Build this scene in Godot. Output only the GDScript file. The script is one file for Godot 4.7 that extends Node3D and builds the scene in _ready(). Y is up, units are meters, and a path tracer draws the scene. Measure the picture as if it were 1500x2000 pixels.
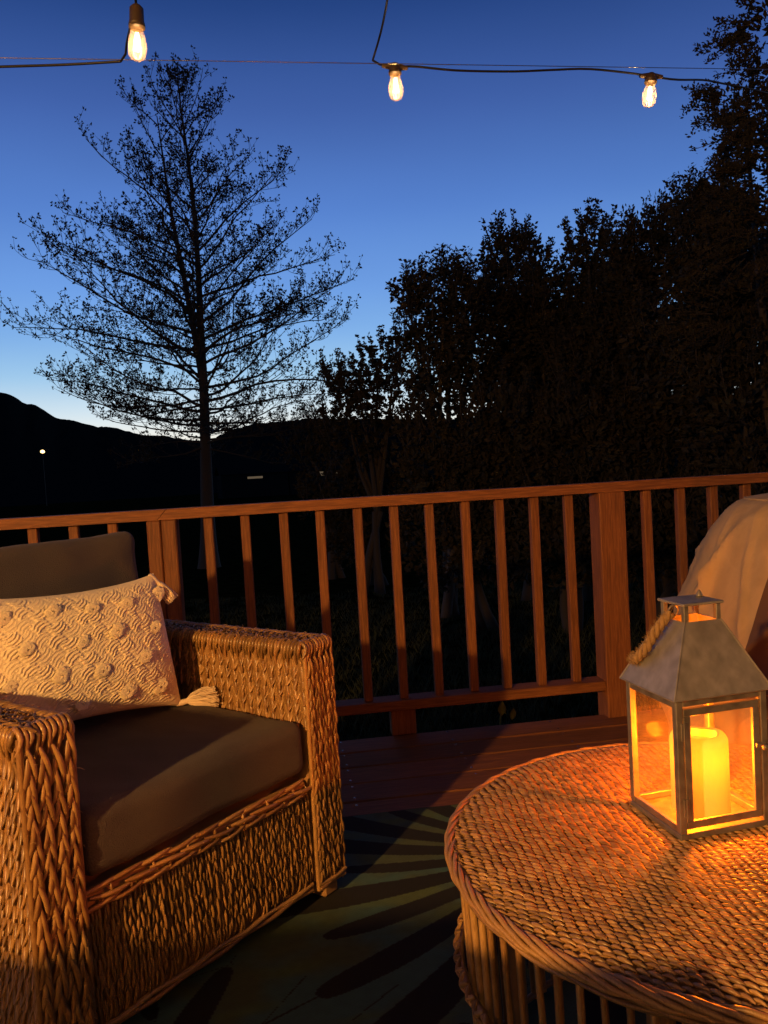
extends Node3D
# A deck at dusk: wicker armchair, round wicker table with a candle lantern, redwood railing, string bulbs, trees against a blue sky.

var rng := RandomNumberGenerator.new()
var noise := FastNoiseLite.new()
var mats := {}
var used := {}

# ---------------------------------------------------------------- mesh collector
class Shape:
	var v := PackedVector3Array()
	var n := PackedVector3Array()
	var c := PackedColorArray()
	var t := PackedVector2Array()
	var ix := PackedInt32Array()
	var tint := Color.WHITE
	func vert(p: Vector3, nn: Vector3, uv := Vector2.ZERO) -> int:
		v.append(p); n.append(nn); c.append(tint); t.append(uv)
		return v.size() - 1
	func tri(a: int, b: int, d: int) -> void:
		var f := (v[b] - v[a]).cross(v[d] - v[a])
		if f.dot(n[a] + n[b] + n[d]) > 0.0:
			ix.append(a); ix.append(d); ix.append(b)
		else:
			ix.append(a); ix.append(b); ix.append(d)
	func flat(pts: Array, outward: Vector3) -> void:
		var f: Vector3 = (pts[1] - pts[0]).cross(pts[2] - pts[0])
		if f.length() < 1e-14:
			return
		f = f.normalized()
		if f.dot(outward) < 0.0:
			f = -f
		var k := v.size()
		for p in pts:
			vert(p, f, Vector2(p.x, p.z))
		for i in range(1, pts.size() - 1):
			tri(k, k + i, k + i + 1)
	func box(at: Vector3, size: Vector3, bevel := 0.003, b := Basis.IDENTITY) -> void:
		var h := size * 0.5
		var q := minf(bevel, minf(h.x, minf(h.y, h.z)) * 0.9)
		var corner := func(s: Vector3, axis: int) -> Vector3:
			var p := Vector3(s.x * (h.x - q), s.y * (h.y - q), s.z * (h.z - q))
			p[axis] = s[axis] * h[axis]
			return at + b * p
		for axis in 3:
			var u := (axis + 1) % 3
			var w := (axis + 2) % 3
			for s in [-1.0, 1.0]:
				var pts := []
				for e in [[-1.0, -1.0], [1.0, -1.0], [1.0, 1.0], [-1.0, 1.0]]:
					var k := Vector3.ZERO
					k[axis] = s; k[u] = e[0]; k[w] = e[1]
					pts.append(corner.call(k, axis))
				var o := Vector3.ZERO
				o[axis] = s
				flat(pts, b * o)
			if q > 0.0:
				for s1 in [-1.0, 1.0]:
					for s2 in [-1.0, 1.0]:
						var k1 := Vector3.ZERO
						k1[u] = s1; k1[w] = s2; k1[axis] = -1.0
						var k2 := k1
						k2[axis] = 1.0
						var o2 := Vector3.ZERO
						o2[u] = s1; o2[w] = s2
						flat([corner.call(k1, u), corner.call(k2, u), corner.call(k2, w), corner.call(k1, w)], b * o2)
		if q > 0.0:
			for sx in [-1.0, 1.0]:
				for sy in [-1.0, 1.0]:
					for sz in [-1.0, 1.0]:
						var k3 := Vector3(sx, sy, sz)
						flat([corner.call(k3, 0), corner.call(k3, 1), corner.call(k3, 2)], b * k3)
	# a tube through points with radii; rx scales it sideways
	func tube(pts: Array, radii: Array, sides := 6, closed_ends := true, loop := false) -> void:
		var m := pts.size()
		var first := v.size()
		var ref := Vector3.ZERO
		for i in m:
			var p: Vector3 = pts[i]
			var a: Vector3 = pts[(i - 1 + m) % m] if (i > 0 or loop) else p
			var e: Vector3 = pts[(i + 1) % m] if (i < m - 1 or loop) else p
			var dir := (e - a)
			dir = dir.normalized() if dir.length() > 1e-9 else Vector3.UP
			if i == 0:
				ref = Vector3.UP if absf(dir.y) < 0.9 else Vector3.RIGHT
			var s := dir.cross(ref).normalized()
			var u := s.cross(dir).normalized()
			ref = u
			var r: float = radii[i] if radii.size() > 1 else radii[0]
			for k in sides:
				var g := TAU * k / sides
				var o := s * cos(g) + u * sin(g)
				vert(p + o * r, o, Vector2(float(k) / sides, float(i)))
		var rows := m if loop else m - 1
		for i in rows:
			var i2 := (i + 1) % m
			for k in sides:
				var k2 := (k + 1) % sides
				tri(first + i * sides + k, first + i2 * sides + k, first + i2 * sides + k2)
				tri(first + i * sides + k, first + i2 * sides + k2, first + i * sides + k2)
		if closed_ends and not loop:
			for e in [0, m - 1]:
				var dir2: Vector3 = (pts[0] - pts[1]).normalized() if e == 0 else (pts[m - 1] - pts[m - 2]).normalized()
				var cc := vert(pts[e], dir2)
				for k in sides:
					tri(cc, first + e * sides + k, first + e * sides + (k + 1) % sides)
	# rows of points, smooth normals from the grid
	func grid(pts: Array, outward: Callable, wrap := false) -> void:
		var rows := pts.size()
		var cols: int = pts[0].size()
		var first := v.size()
		for i in rows:
			for j in cols:
				var a: Vector3 = pts[maxi(i - 1, 0)][j]
				var b: Vector3 = pts[mini(i + 1, rows - 1)][j]
				var e: Vector3 = pts[i][(j - 1 + cols) % cols if wrap else maxi(j - 1, 0)]
				var f: Vector3 = pts[i][(j + 1) % cols if wrap else mini(j + 1, cols - 1)]
				var nn := (b - a).cross(f - e)
				var p: Vector3 = pts[i][j]
				var o: Vector3 = outward.call(p)
				nn = nn.normalized() if nn.length() > 1e-12 else o.normalized()
				if nn.dot(o) < 0.0:
					nn = -nn
				vert(p, nn, Vector2(float(j) / maxi(cols - 1, 1), float(i) / maxi(rows - 1, 1)))
		for i in rows - 1:
			for j in (cols if wrap else cols - 1):
				var j2 := (j + 1) % cols
				tri(first + i * cols + j, first + (i + 1) * cols + j, first + (i + 1) * cols + j2)
				tri(first + i * cols + j, first + (i + 1) * cols + j2, first + i * cols + j2)
	# profile [radius, height] turned round the y axis
	func lathe(profile: Array, sides := 24, at := Vector3.ZERO, b := Basis.IDENTITY) -> void:
		var first := v.size()
		var m := profile.size()
		for i in m:
			var a: Vector2 = profile[maxi(i - 1, 0)]
			var e: Vector2 = profile[mini(i + 1, m - 1)]
			var d := (e - a)
			for k in sides:
				var g := TAU * k / sides
				var nn := Vector3(d.y * cos(g), -d.x, d.y * sin(g))
				nn = nn.normalized() if nn.length() > 1e-9 else Vector3.UP
				vert(at + b * Vector3(profile[i].x * cos(g), profile[i].y, profile[i].x * sin(g)), b * nn)
		for i in m - 1:
			for k in sides:
				var k2 := (k + 1) % sides
				tri(first + i * sides + k, first + (i + 1) * sides + k, first + (i + 1) * sides + k2)
				tri(first + i * sides + k, first + (i + 1) * sides + k2, first + i * sides + k2)
	func mesh() -> ArrayMesh:
		var a := []
		a.resize(Mesh.ARRAY_MAX)
		a[Mesh.ARRAY_VERTEX] = v
		a[Mesh.ARRAY_NORMAL] = n
		a[Mesh.ARRAY_COLOR] = c
		a[Mesh.ARRAY_TEX_UV] = t
		a[Mesh.ARRAY_INDEX] = ix
		var m := ArrayMesh.new()
		m.add_surface_from_arrays(Mesh.PRIMITIVE_TRIANGLES, a)
		return m

# ---------------------------------------------------------------- naming
func numbered(called: String) -> String:
	if not used.has(called):
		used[called] = 0
		return called
	used[called] += 1
	return "%s_%03d" % [called, used[called]]

func tag(o: Node, label: String, category: String, group := "", kind := "") -> void:
	if label: o.set_meta("label", label)
	if category: o.set_meta("category", category)
	if group: o.set_meta("group", group)
	if kind: o.set_meta("kind", kind)

func thing(called: String, label: String, category: String, at := Vector3.ZERO, turn := 0.0, group := "") -> Node3D:
	var o := Node3D.new()
	o.name = numbered(called)
	add_child(o)
	o.position = at
	o.rotation.y = turn
	tag(o, label, category, group)
	return o

func part(called: String, mesh: Mesh, m: Material, parent: Node, at := Transform3D.IDENTITY) -> MeshInstance3D:
	var o := MeshInstance3D.new()
	o.name = called
	o.mesh = mesh
	o.material_override = m
	o.transform = at
	parent.add_child(o, true)
	return o

func many(called: String, mesh: Mesh, m: Material, parent: Node, where: Array, tints := []) -> MultiMeshInstance3D:
	var mm := MultiMesh.new()
	mm.transform_format = MultiMesh.TRANSFORM_3D
	mm.use_colors = tints.size() > 0
	mm.mesh = mesh
	mm.instance_count = where.size()
	for i in where.size():
		mm.set_instance_transform(i, where[i])
		if tints.size():
			mm.set_instance_color(i, tints[i])
	var o := MultiMeshInstance3D.new()
	o.name = called
	o.multimesh = mm
	o.material_override = m
	parent.add_child(o, true)
	return o

# ---------------------------------------------------------------- materials
func lin(r: float, g: float, b: float, a := 1.0) -> Color:
	var c := Color(r, g, b).linear_to_srgb()
	c.a = a
	return c

func noise_tex(freq: float, ramp: Array, size := 256, octaves := 4, sd := 1, type := FastNoiseLite.TYPE_SIMPLEX_SMOOTH) -> NoiseTexture2D:
	var f := FastNoiseLite.new()
	f.noise_type = type
	f.frequency = freq
	f.fractal_octaves = octaves
	f.seed = sd
	var x := NoiseTexture2D.new()
	x.width = size
	x.height = size
	x.seamless = true
	x.noise = f
	if ramp.size():
		var g := Gradient.new()
		var offs := PackedFloat32Array()
		var cols := PackedColorArray()
		for r in ramp:
			offs.append(r[0]); cols.append(r[1])
		g.offsets = offs
		g.colors = cols
		x.color_ramp = g
	return x

func mat(called: String, albedo: Color, rough: float, opts := {}) -> StandardMaterial3D:
	var m := StandardMaterial3D.new()
	m.resource_name = called
	m.albedo_color = albedo
	m.roughness = rough
	for k in opts:
		m.set(k, opts[k])
	mats[called] = m
	return m

func materials() -> void:
	var grain := noise_tex(0.02, [[0.0, Color(0.70, 0.66, 0.64)], [0.42, Color(0.86, 0.84, 0.82)], [0.52, Color(1, 1, 1)], [0.62, Color(0.88, 0.86, 0.84)], [1.0, Color(0.74, 0.71, 0.68)]], 512, 5, 3)
	var bump := noise_tex(0.03, [], 512, 5, 4)
	for k in 4:
		for way in ["x", "y"]:
			var sc := Vector3(0.35, 7.0, 7.0) if way == "x" else Vector3(7.0, 0.35, 7.0)
			var warm := [1.0, 0.88, 1.1, 0.95][k] as float
			mat("wood_%s%d" % [way, k], lin(0.225 * warm, 0.080 * warm, 0.021 * warm), 0.66, {
				"albedo_texture": grain, "uv1_triplanar": true, "uv1_scale": sc, "uv1_offset": Vector3(0.37 * k, 0.21 * k, 0.53 * k),
				"heightmap_enabled": true, "heightmap_texture": bump, "heightmap_scale": 0.12})
	var fibre := noise_tex(0.02, [[0.0, Color(0.62, 0.55, 0.5)], [0.5, Color(0.95, 0.93, 0.9)], [1.0, Color(0.75, 0.7, 0.64)]], 256, 4, 9)
	mat("wicker", lin(0.40, 0.24, 0.098), 0.36, {"vertex_color_use_as_albedo": true, "albedo_texture": fibre, "uv1_triplanar": true, "uv1_scale": Vector3(60, 6, 60), "metallic_specular": 0.55})
	var tones := [[0.41, 0.245, 0.10], [0.31, 0.175, 0.068], [0.48, 0.30, 0.125], [0.24, 0.125, 0.048]]
	for k in 4:
		mat("strand%d" % k, lin(tones[k][0], tones[k][1], tones[k][2]), 0.36, {"albedo_texture": fibre, "uv1_triplanar": true, "uv1_scale": Vector3(60, 6, 60), "metallic_specular": 0.55})
	mat("table_wicker", lin(0.42, 0.26, 0.11), 0.40, {"vertex_color_use_as_albedo": true, "albedo_texture": fibre, "uv1_triplanar": true, "uv1_scale": Vector3(60, 6, 60), "metallic_specular": 0.55})
	for k in 4:
		mat("weft%d" % k, lin([0.46, 0.36, 0.50, 0.30][k], [0.285, 0.215, 0.32, 0.17][k], [0.125, 0.09, 0.14, 0.065][k]), 0.40, {"albedo_texture": fibre, "uv1_triplanar": true, "uv1_scale": Vector3(60, 6, 60), "metallic_specular": 0.55})
	mat("wicker_core", lin(0.31, 0.175, 0.068), 0.7)
	var weave := noise_tex(0.25, [], 256, 2, 5)
	mat("charcoal", lin(0.060, 0.050, 0.046), 0.9, {"rim_enabled": true, "rim": 0.35, "rim_tint": 0.6, "heightmap_enabled": true, "heightmap_texture": weave, "heightmap_scale": 0.16, "uv1_triplanar": true, "uv1_scale": Vector3(5, 5, 5)})
	mat("cream", lin(0.68, 0.60, 0.46), 0.92, {"rim_enabled": true, "rim": 0.3, "rim_tint": 0.4, "heightmap_enabled": true, "heightmap_texture": weave, "heightmap_scale": 0.09, "uv1_triplanar": true, "uv1_scale": Vector3(7, 7, 7)})
	mat("yarn", lin(0.70, 0.60, 0.46), 0.9)
	var zinc := noise_tex(0.02, [[0.0, Color(0.66, 0.64, 0.62)], [0.4, Color(0.80, 0.79, 0.78)], [0.6, Color(0.88, 0.87, 0.86)], [1.0, Color(1.0, 1.0, 1.0)]], 512, 4, 11, FastNoiseLite.TYPE_VALUE_CUBIC)
	mat("zinc", lin(0.31, 0.30, 0.29), 0.42, {"metallic": 0.3, "albedo_texture": zinc, "uv1_triplanar": true, "uv1_scale": Vector3(6, 6, 6), "heightmap_enabled": true, "heightmap_texture": bump, "heightmap_scale": 0.03})
	mat("zinc_dark", lin(0.22, 0.205, 0.19), 0.45, {"metallic": 0.4, "albedo_texture": zinc, "uv1_triplanar": true, "uv1_scale": Vector3(6, 6, 6)})
	mat("pane", lin(0.5, 0.5, 0.5, 0.012), 0.03, {"transparency": BaseMaterial3D.TRANSPARENCY_ALPHA})
	mat("amber_pane", lin(0.95, 0.72, 0.42, 0.16), 0.04, {"transparency": BaseMaterial3D.TRANSPARENCY_ALPHA})
	mat("wax", lin(0.74, 0.50, 0.22), 0.5, {"backlight_enabled": true, "backlight": lin(0.042, 0.040, 0.036), "emission_enabled": true, "emission": lin(1.0, 0.22, 0.004), "emission_energy_multiplier": 0.10})
	mat("wick", lin(0.9, 0.7, 0.4), 0.5, {"emission_enabled": true, "emission": lin(1.0, 0.5, 0.12), "emission_energy_multiplier": 3.0})
	mat("rope", lin(0.24, 0.15, 0.07), 0.95)
	mat("iron", lin(0.05, 0.045, 0.04), 0.4, {"metallic": 0.7})
	mat("steel", lin(0.75, 0.75, 0.75), 0.22, {"metallic": 1.0})
	mat("cord", lin(0.012, 0.012, 0.013), 0.45)
	mat("socket", lin(0.035, 0.022, 0.014), 0.5)
	mat("filament", lin(1.0, 0.85, 0.6), 0.5, {"emission_enabled": true, "emission": lin(1.0, 0.72, 0.36), "emission_energy_multiplier": 9.0})
	mat("far_glow", lin(1.0, 0.9, 0.7), 0.5, {"emission_enabled": true, "emission": lin(1.0, 0.68, 0.26), "emission_energy_multiplier": 4.0})
	mat("far_window", lin(0.3, 0.25, 0.2), 0.5, {"emission_enabled": true, "emission": lin(1.0, 0.70, 0.36), "emission_energy_multiplier": 0.10})
	mat("far_wall", lin(0.02, 0.02, 0.02), 0.9, {"metallic_specular": 0.0})
	var canvas := noise_tex(0.01, [[0.0, Color(0.78, 0.76, 0.72)], [0.5, Color(0.96, 0.95, 0.93)], [1.0, Color(0.86, 0.84, 0.8)]], 512, 5, 21)
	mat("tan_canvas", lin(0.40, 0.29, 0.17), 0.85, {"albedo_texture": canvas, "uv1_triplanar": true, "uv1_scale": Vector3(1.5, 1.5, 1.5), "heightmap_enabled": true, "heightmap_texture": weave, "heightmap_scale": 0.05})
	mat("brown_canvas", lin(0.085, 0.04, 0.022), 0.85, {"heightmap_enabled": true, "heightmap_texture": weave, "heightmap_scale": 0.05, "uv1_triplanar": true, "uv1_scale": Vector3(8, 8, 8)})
	var earth := noise_tex(0.02, [[0.0, Color(0.4, 0.4, 0.35)], [0.5, Color(0.8, 0.8, 0.7)], [1.0, Color(1, 1, 0.9)]], 512, 6, 31)
	mat("lawn", lin(0.022, 0.024, 0.010), 1.0, {"metallic_specular": 0.0, "albedo_texture": earth, "uv1_triplanar": true, "uv1_world_triplanar": true, "uv1_scale": Vector3(0.35, 0.35, 0.35)})
	mat("grass", lin(0.035, 0.045, 0.014), 0.8, {"vertex_color_use_as_albedo": true})
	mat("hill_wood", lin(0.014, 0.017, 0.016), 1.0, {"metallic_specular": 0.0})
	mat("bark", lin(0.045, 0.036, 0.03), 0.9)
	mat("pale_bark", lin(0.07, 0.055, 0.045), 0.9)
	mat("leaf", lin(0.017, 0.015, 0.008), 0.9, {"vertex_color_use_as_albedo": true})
	mat("fresh_leaf", lin(0.10, 0.14, 0.03), 0.55)
	mat("siding", lin(0.30, 0.25, 0.19), 0.75)
	mat("lamp_glass", lin(1.0, 0.85, 0.6), 0.4, {"emission_enabled": true, "emission": lin(1.0, 0.62, 0.28), "emission_energy_multiplier": 4.0})

# ---------------------------------------------------------------- sky
func smooth(a: float, b: float, x: float) -> float:
	return smoothstep(a, b, x)

func sky_colour(elev: float, az: float) -> Color:
	# measured dusk colours by height above the horizon (degrees), towards the place where the sun has set
	var table := [[-90.0, 8, 10, 14], [-3.0, 60, 62, 70], [0.0, 232, 214, 188], [2.2, 250, 240, 220], [3.6, 240, 242, 236], [5.0, 212, 230, 240], [7.5, 160, 203, 238], [10.0, 130, 179, 235], [13.0, 112, 161, 231], [18.0, 88, 132, 209], [24.0, 65, 98, 170], [30.0, 36, 67, 130], [45.0, 12, 26, 62], [90.0, 5, 11, 30]]
	var c := Color.BLACK
	for i in table.size() - 1:
		if elev >= table[i][0] and elev <= table[i + 1][0]:
			var s: float = (elev - table[i][0]) / (table[i + 1][0] - table[i][0])
			var a := Color8(table[i][1], table[i][2], table[i][3]).srgb_to_linear()
			var b := Color8(table[i + 1][1], table[i + 1][2], table[i + 1][3]).srgb_to_linear()
			c = a.lerp(b, s)
			break
	# the after-glow lies in one quarter of the sky; away from it the dusk is darker and bluer
	var away := 0.5 - 0.5 * cos(deg_to_rad(az + 13.0))
	var k := pow(away, 0.85)
	c = Color(c.r * lerpf(1.0, 0.08, k), c.g * lerpf(1.0, 0.12, k), c.b * lerpf(1.0, 0.17, k))
	return c

func build_sky() -> void:
	var im := Image.create(512, 256, false, Image.FORMAT_RGBF)
	var wisp := FastNoiseLite.new()
	wisp.seed = 5
	wisp.frequency = 1.0
	wisp.fractal_octaves = 4
	for j in 256:
		var elev := 90.0 - (j + 0.5) / 256.0 * 180.0
		for i in 512:
			var az := wrapf((i + 0.5) / 512.0 * 360.0, -180.0, 180.0)
			var c := sky_colour(elev, az)
			if elev > 4.0:
				var a := deg_to_rad(az)
				var w := wisp.get_noise_3d(sin(a) * 3.0, elev * 0.16, cos(a) * 3.0)
				c *= 1.0 + 0.05 * w
			im.set_pixel(i, j, Color(c.r, c.g, c.b))
	var pano := PanoramaSkyMaterial.new()
	pano.panorama = ImageTexture.create_from_image(im)
	var sky := Sky.new()
	sky.sky_material = pano
	var env := Environment.new()
	env.background_mode = Environment.BG_SKY
	env.sky = sky
	env.background_energy_multiplier = 1.0
	env.tonemap_mode = Environment.TONE_MAPPER_LINEAR
	env.tonemap_exposure = 1.0
	env.sdfgi_enabled = true
	env.ssao_enabled = true
	env.ssil_enabled = true
	var we := WorldEnvironment.new()
	we.name = "environment"
	we.environment = env
	add_child(we)

func omni(called: String, at: Vector3, energy: float, colour: Color, size: float, parent: Node) -> void:
	var l := OmniLight3D.new()
	l.name = called
	l.light_energy = energy
	l.light_color = colour
	l.light_size = size
	l.omni_range = 14.0
	l.omni_attenuation = 2.0
	l.shadow_enabled = true
	l.position = at
	parent.add_child(l, true)

# ---------------------------------------------------------------- deck, railing, house
const RAIL_AT := Vector3(-0.6514, 0.0, -2.9495)
const RAIL_TURN := 0.1317

func deck() -> void:
	var o := Node3D.new()
	o.name = numbered("deck")
	add_child(o)
	o.position = RAIL_AT
	o.rotation.y = RAIL_TURN
	o.set_meta("kind", "structure")
	var pitch := 0.1465
	for i in 33:
		var s := Shape.new()
		s.box(Vector3.ZERO, Vector3(7.2, 0.036, pitch - 0.006), 0.004)
		var z := 0.003 + pitch * i - 0.0
		if i == 0:
			z = -0.0
		var b := part("deck_board", s.mesh(), mats["wood_x%d" % (i % 4)], o)
		b.position = Vector3(0.9 + rng.randf_range(-0.02, 0.02), -0.0182 + rng.randf_range(-0.0012, 0.0012), 0.074 + z - 0.0)
	var f := Shape.new()
	f.box(Vector3(0.9, -0.16, -0.022), Vector3(7.2, 0.24, 0.036), 0.003)
	part("fascia_board", f.mesh(), mats["wood_x1"], o)
	var nails := Shape.new()
	for i in 6:
		for x in [-1.2, -0.79, -0.38, 0.03, 0.44, 0.85, 1.26, 1.67]:
			for e in [-0.045, 0.045]:
				nails.lathe([Vector2(0.004, 0.0), Vector2(0.0035, 0.0012), Vector2(0.0, 0.0014)], 8, Vector3(x, 0.001, 0.077 + pitch * i + e))
	var nn := part("nail_heads", nails.mesh(), mats["steel"], o)
	nn.set_meta("kind", "stuff")

func railing() -> void:
	var o := thing("deck_railing", "redwood stained deck railing with square balusters and flat top rail", "railing", RAIL_AT, RAIL_TURN)
	# top rail: two boards that meet in a slanted scarf joint over the first post
	var joint := -0.158
	for e in 2:
		var s := Shape.new()
		var x0 := -2.9 if e == 0 else joint
		var x1 := joint if e == 0 else 3.4
		var y0 := 0.884
		var y1 := 0.922
		var cut := 0.018
		var a := [x0, x1 - cut - 0.0012 if e == 0 else x1, x1 + cut - 0.0012 if e == 0 else x1, x0]
		if e == 1:
			a = [joint - cut + 0.0012, x1, x1, joint + cut + 0.0012]
		var z0 := -0.045
		var z1 := 0.0455
		var p := []
		for z in [z0, z1]:
			p.append([Vector3(a[0], y0, z), Vector3(a[1], y0, z), Vector3(a[2], y1, z), Vector3(a[3], y1, z)])
		s.flat(p[0], Vector3(0, 0, -1))
		s.flat(p[1], Vector3(0, 0, 1))
		for k in 4:
			var k2 := (k + 1) % 4
			var q := [p[0][k], p[0][k2], p[1][k2], p[1][k]]
			var mid: Vector3 = (q[0] + q[2]) * 0.5 - Vector3((x0 + x1) * 0.5, 0.903, 0)
			s.flat(q, [Vector3(0, -1, 0), Vector3(1, 0, 0), Vector3(0, 1, 0), Vector3(-1, 0, 0)][k] + mid * 0.001)
		part("top_rail", s.mesh(), mats["wood_x%d" % (e * 2)], o)
	var bs := Shape.new()
	bs.box(Vector3.ZERO, Vector3(0.0335, 0.742, 0.0335), 0.003)
	var bm := bs.mesh()
	var spots := []
	for i in 11:
		spots.append(0.1384 * i)
	for i in 12:
		spots.append(-0.338 - 0.138 * i)
	for i in 10:
		spots.append(1.711 + 0.139 * i)
	var k := 0
	for x in spots:
		var b := part("baluster", bm, mats["wood_y%d" % ((k * 7 + 1) % 4)], o)
		b.position = Vector3(x + rng.randf_range(-0.003, 0.003), 0.5135, rng.randf_range(-0.001, 0.001))
		b.rotation = Vector3(rng.randf_range(-0.004, 0.004), rng.randf_range(-0.03, 0.03), rng.randf_range(-0.004, 0.004))
		k += 1
	for x in [-0.162, 1.545, 3.25, -1.87]:
		var ps := Shape.new()
		if x == -0.162:
			# the post has split down its length
			ps.box(Vector3(-0.027, 0.392, 0), Vector3(0.049, 0.983, 0.1), 0.004)
			ps.box(Vector3(0.0265, 0.392, 0.001), Vector3(0.0525, 0.983, 0.1), 0.004)
		else:
			ps.box(Vector3(0, 0.392, 0), Vector3(0.106, 0.983, 0.106), 0.004)
		var po := part("post", ps.mesh(), mats["wood_y%d" % (k % 4)], o)
		po.position = Vector3(x, 0, 0)
		k += 1
	var spans := [[-0.109, 1.4915], [1.5985, 3.19], [-1.81, -0.2155]]
	for w in spans:
		var rs := Shape.new()
		rs.box(Vector3((w[0] + w[1]) * 0.5, 0.1235, 0), Vector3(w[1] - w[0], 0.038, 0.089), 0.003)
		part("bottom_rail", rs.mesh(), mats["wood_x3"], o)
		var ss := Shape.new()
		ss.box(Vector3((w[0] + w[1]) * 0.5 - 0.005, 0.0515, -0.018), Vector3(0.096, 0.1035, 0.06), 0.003)
		part("support_block", ss.mesh(), mats["wood_y3"], o)

func house() -> void:
	# the house stands behind the photographer; its porch lamp lights the deck
	var o := thing("house", "house wall of lapped boards behind the deck", "house", Vector3(0, 0, 2.25), RAIL_TURN)
	for i in 35:
		var s := Shape.new()
		s.box(Vector3(0.4, -0.05 + 0.15 * i + 0.075, 0.0), Vector3(7.6, 0.16, 0.02), 0.003, Basis(Vector3.RIGHT, 0.06))
		part("siding_board", s.mesh(), mats["siding"], o)
	var b := Shape.new()
	b.box(Vector3(0.4, 2.5, 0.12), Vector3(7.6, 5.3, 0.18), 0.0)
	part("wall", b.mesh(), mats["far_wall"], o)
	var e := Shape.new()
	e.box(Vector3(0.4, 5.26, -0.18), Vector3(8.0, 0.12, 0.85), 0.01)
	part("eave", e.mesh(), mats["siding"], o)
	var lp := thing("porch_lamp", "lit porch lamp on the house wall", "lamp", LAMP_AT, 0.0)
	var bp := Shape.new()
	bp.box(Vector3(0, 0, 0.09), Vector3(0.11, 0.22, 0.03), 0.006)
	bp.box(Vector3(0, 0.12, 0.05), Vector3(0.02, 0.02, 0.1), 0.003)
	part("bracket", bp.mesh(), mats["iron"], lp)
	var cap := Shape.new()
	cap.lathe([Vector2(0.0, 0.15), Vector2(0.03, 0.145), Vector2(0.085, 0.10), Vector2(0.085, 0.094), Vector2(0.0, 0.094)], 20)
	part("cap", cap.mesh(), mats["iron"], lp)
	var gl := Shape.new()
	gl.lathe([Vector2(0.0, -0.09), Vector2(0.05, -0.085), Vector2(0.062, -0.02), Vector2(0.062, 0.05), Vector2(0.055, 0.092), Vector2(0.0, 0.092)], 20)
	part("lamp_glass", gl.mesh(), mats["lamp_glass"], lp)
	omni("lamp_light", Vector3.ZERO, LAMP_ENERGY, lin(1.0, 0.47, 0.115), 0.06, lp)

const LAMP_AT := Vector3(-1.98, 1.78, 1.90)
const LAMP_ENERGY := 21.0

# unseen seat of the photographer, added behind the camera to shade rug and table foot
func added_shade_chair() -> void:
	var o := thing("wicker_armchair", "unseen matching armchair facing the railing, added behind the camera for its shade", "armchair", Vector3(-0.30, 0.0, 0.06), -0.06)
	for x in [AW * 0.5, 0.86 - AW * 0.5]:
		var s := Shape.new()
		s.box(Vector3(x, 0.335, 0.36), Vector3(AW, 0.585, 0.76), 0.02)
		part("arm", s.mesh(), mats["strand1"], o)
	var b := Shape.new()
	b.box(Vector3(0.43, 0.19, 0.36), Vector3(0.86 - 2.0 * AW - 0.006, 0.26, 0.72), 0.012)
	part("seat_base", b.mesh(), mats["strand1"], o)
	var k := Shape.new()
	k.box(Vector3(0.43, 0.39, 0.70), Vector3(0.86 - 2.0 * AW - 0.006, 0.66, 0.10), 0.02)
	part("back_frame", k.mesh(), mats["strand1"], o)
	for x in [0.05, 0.81]:
		for z in [0.03, 0.69]:
			var f := Shape.new()
			f.box(Vector3(x, 0.022, z), Vector3(0.05, 0.042, 0.05), 0.005)
			part("foot", f.mesh(), mats["wicker_core"], o)
	var c := Shape.new()
	c.box(Vector3(0.43, 0.385, 0.33), Vector3(0.65, 0.12, 0.62), 0.04)
	part("seat_cushion", c.mesh(), mats["charcoal"], o)
	c = Shape.new()
	c.box(Vector3(0.43, 0.68, 0.56), Vector3(0.65, 0.44, 0.15), 0.05)
	part("back_cushion", c.mesh(), mats["charcoal"], o)

# an unseen table added left of the photographer to shade the lower armchair
func added_shade_table() -> void:
	var o := thing("added_shade_table", "unseen narrow wooden table, added for its shade, next to the photographer's seat", "table", Vector3(-0.56, 0.0, -0.34), 0.0)
	for i in 3:
		var s := Shape.new()
		s.box(Vector3(0, 0.612, -0.11 + 0.11 * i), Vector3(1.18, 0.02, 0.104), 0.003)
		part("slat", s.mesh(), mats["wood_x%d" % i], o)
	for x in [-0.55, 0.55]:
		for z in [-0.12, 0.12]:
			var l := Shape.new()
			l.box(Vector3(x, 0.301, z), Vector3(0.03, 0.60, 0.03), 0.003)
			part("leg", l.mesh(), mats["wood_y1"], o)
	for z in [-0.12, 0.12]:
		var r := Shape.new()
		r.box(Vector3(0, 0.575, z), Vector3(1.068, 0.04, 0.018), 0.002)
		part("apron", r.mesh(), mats["wood_x2"], o)

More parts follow.
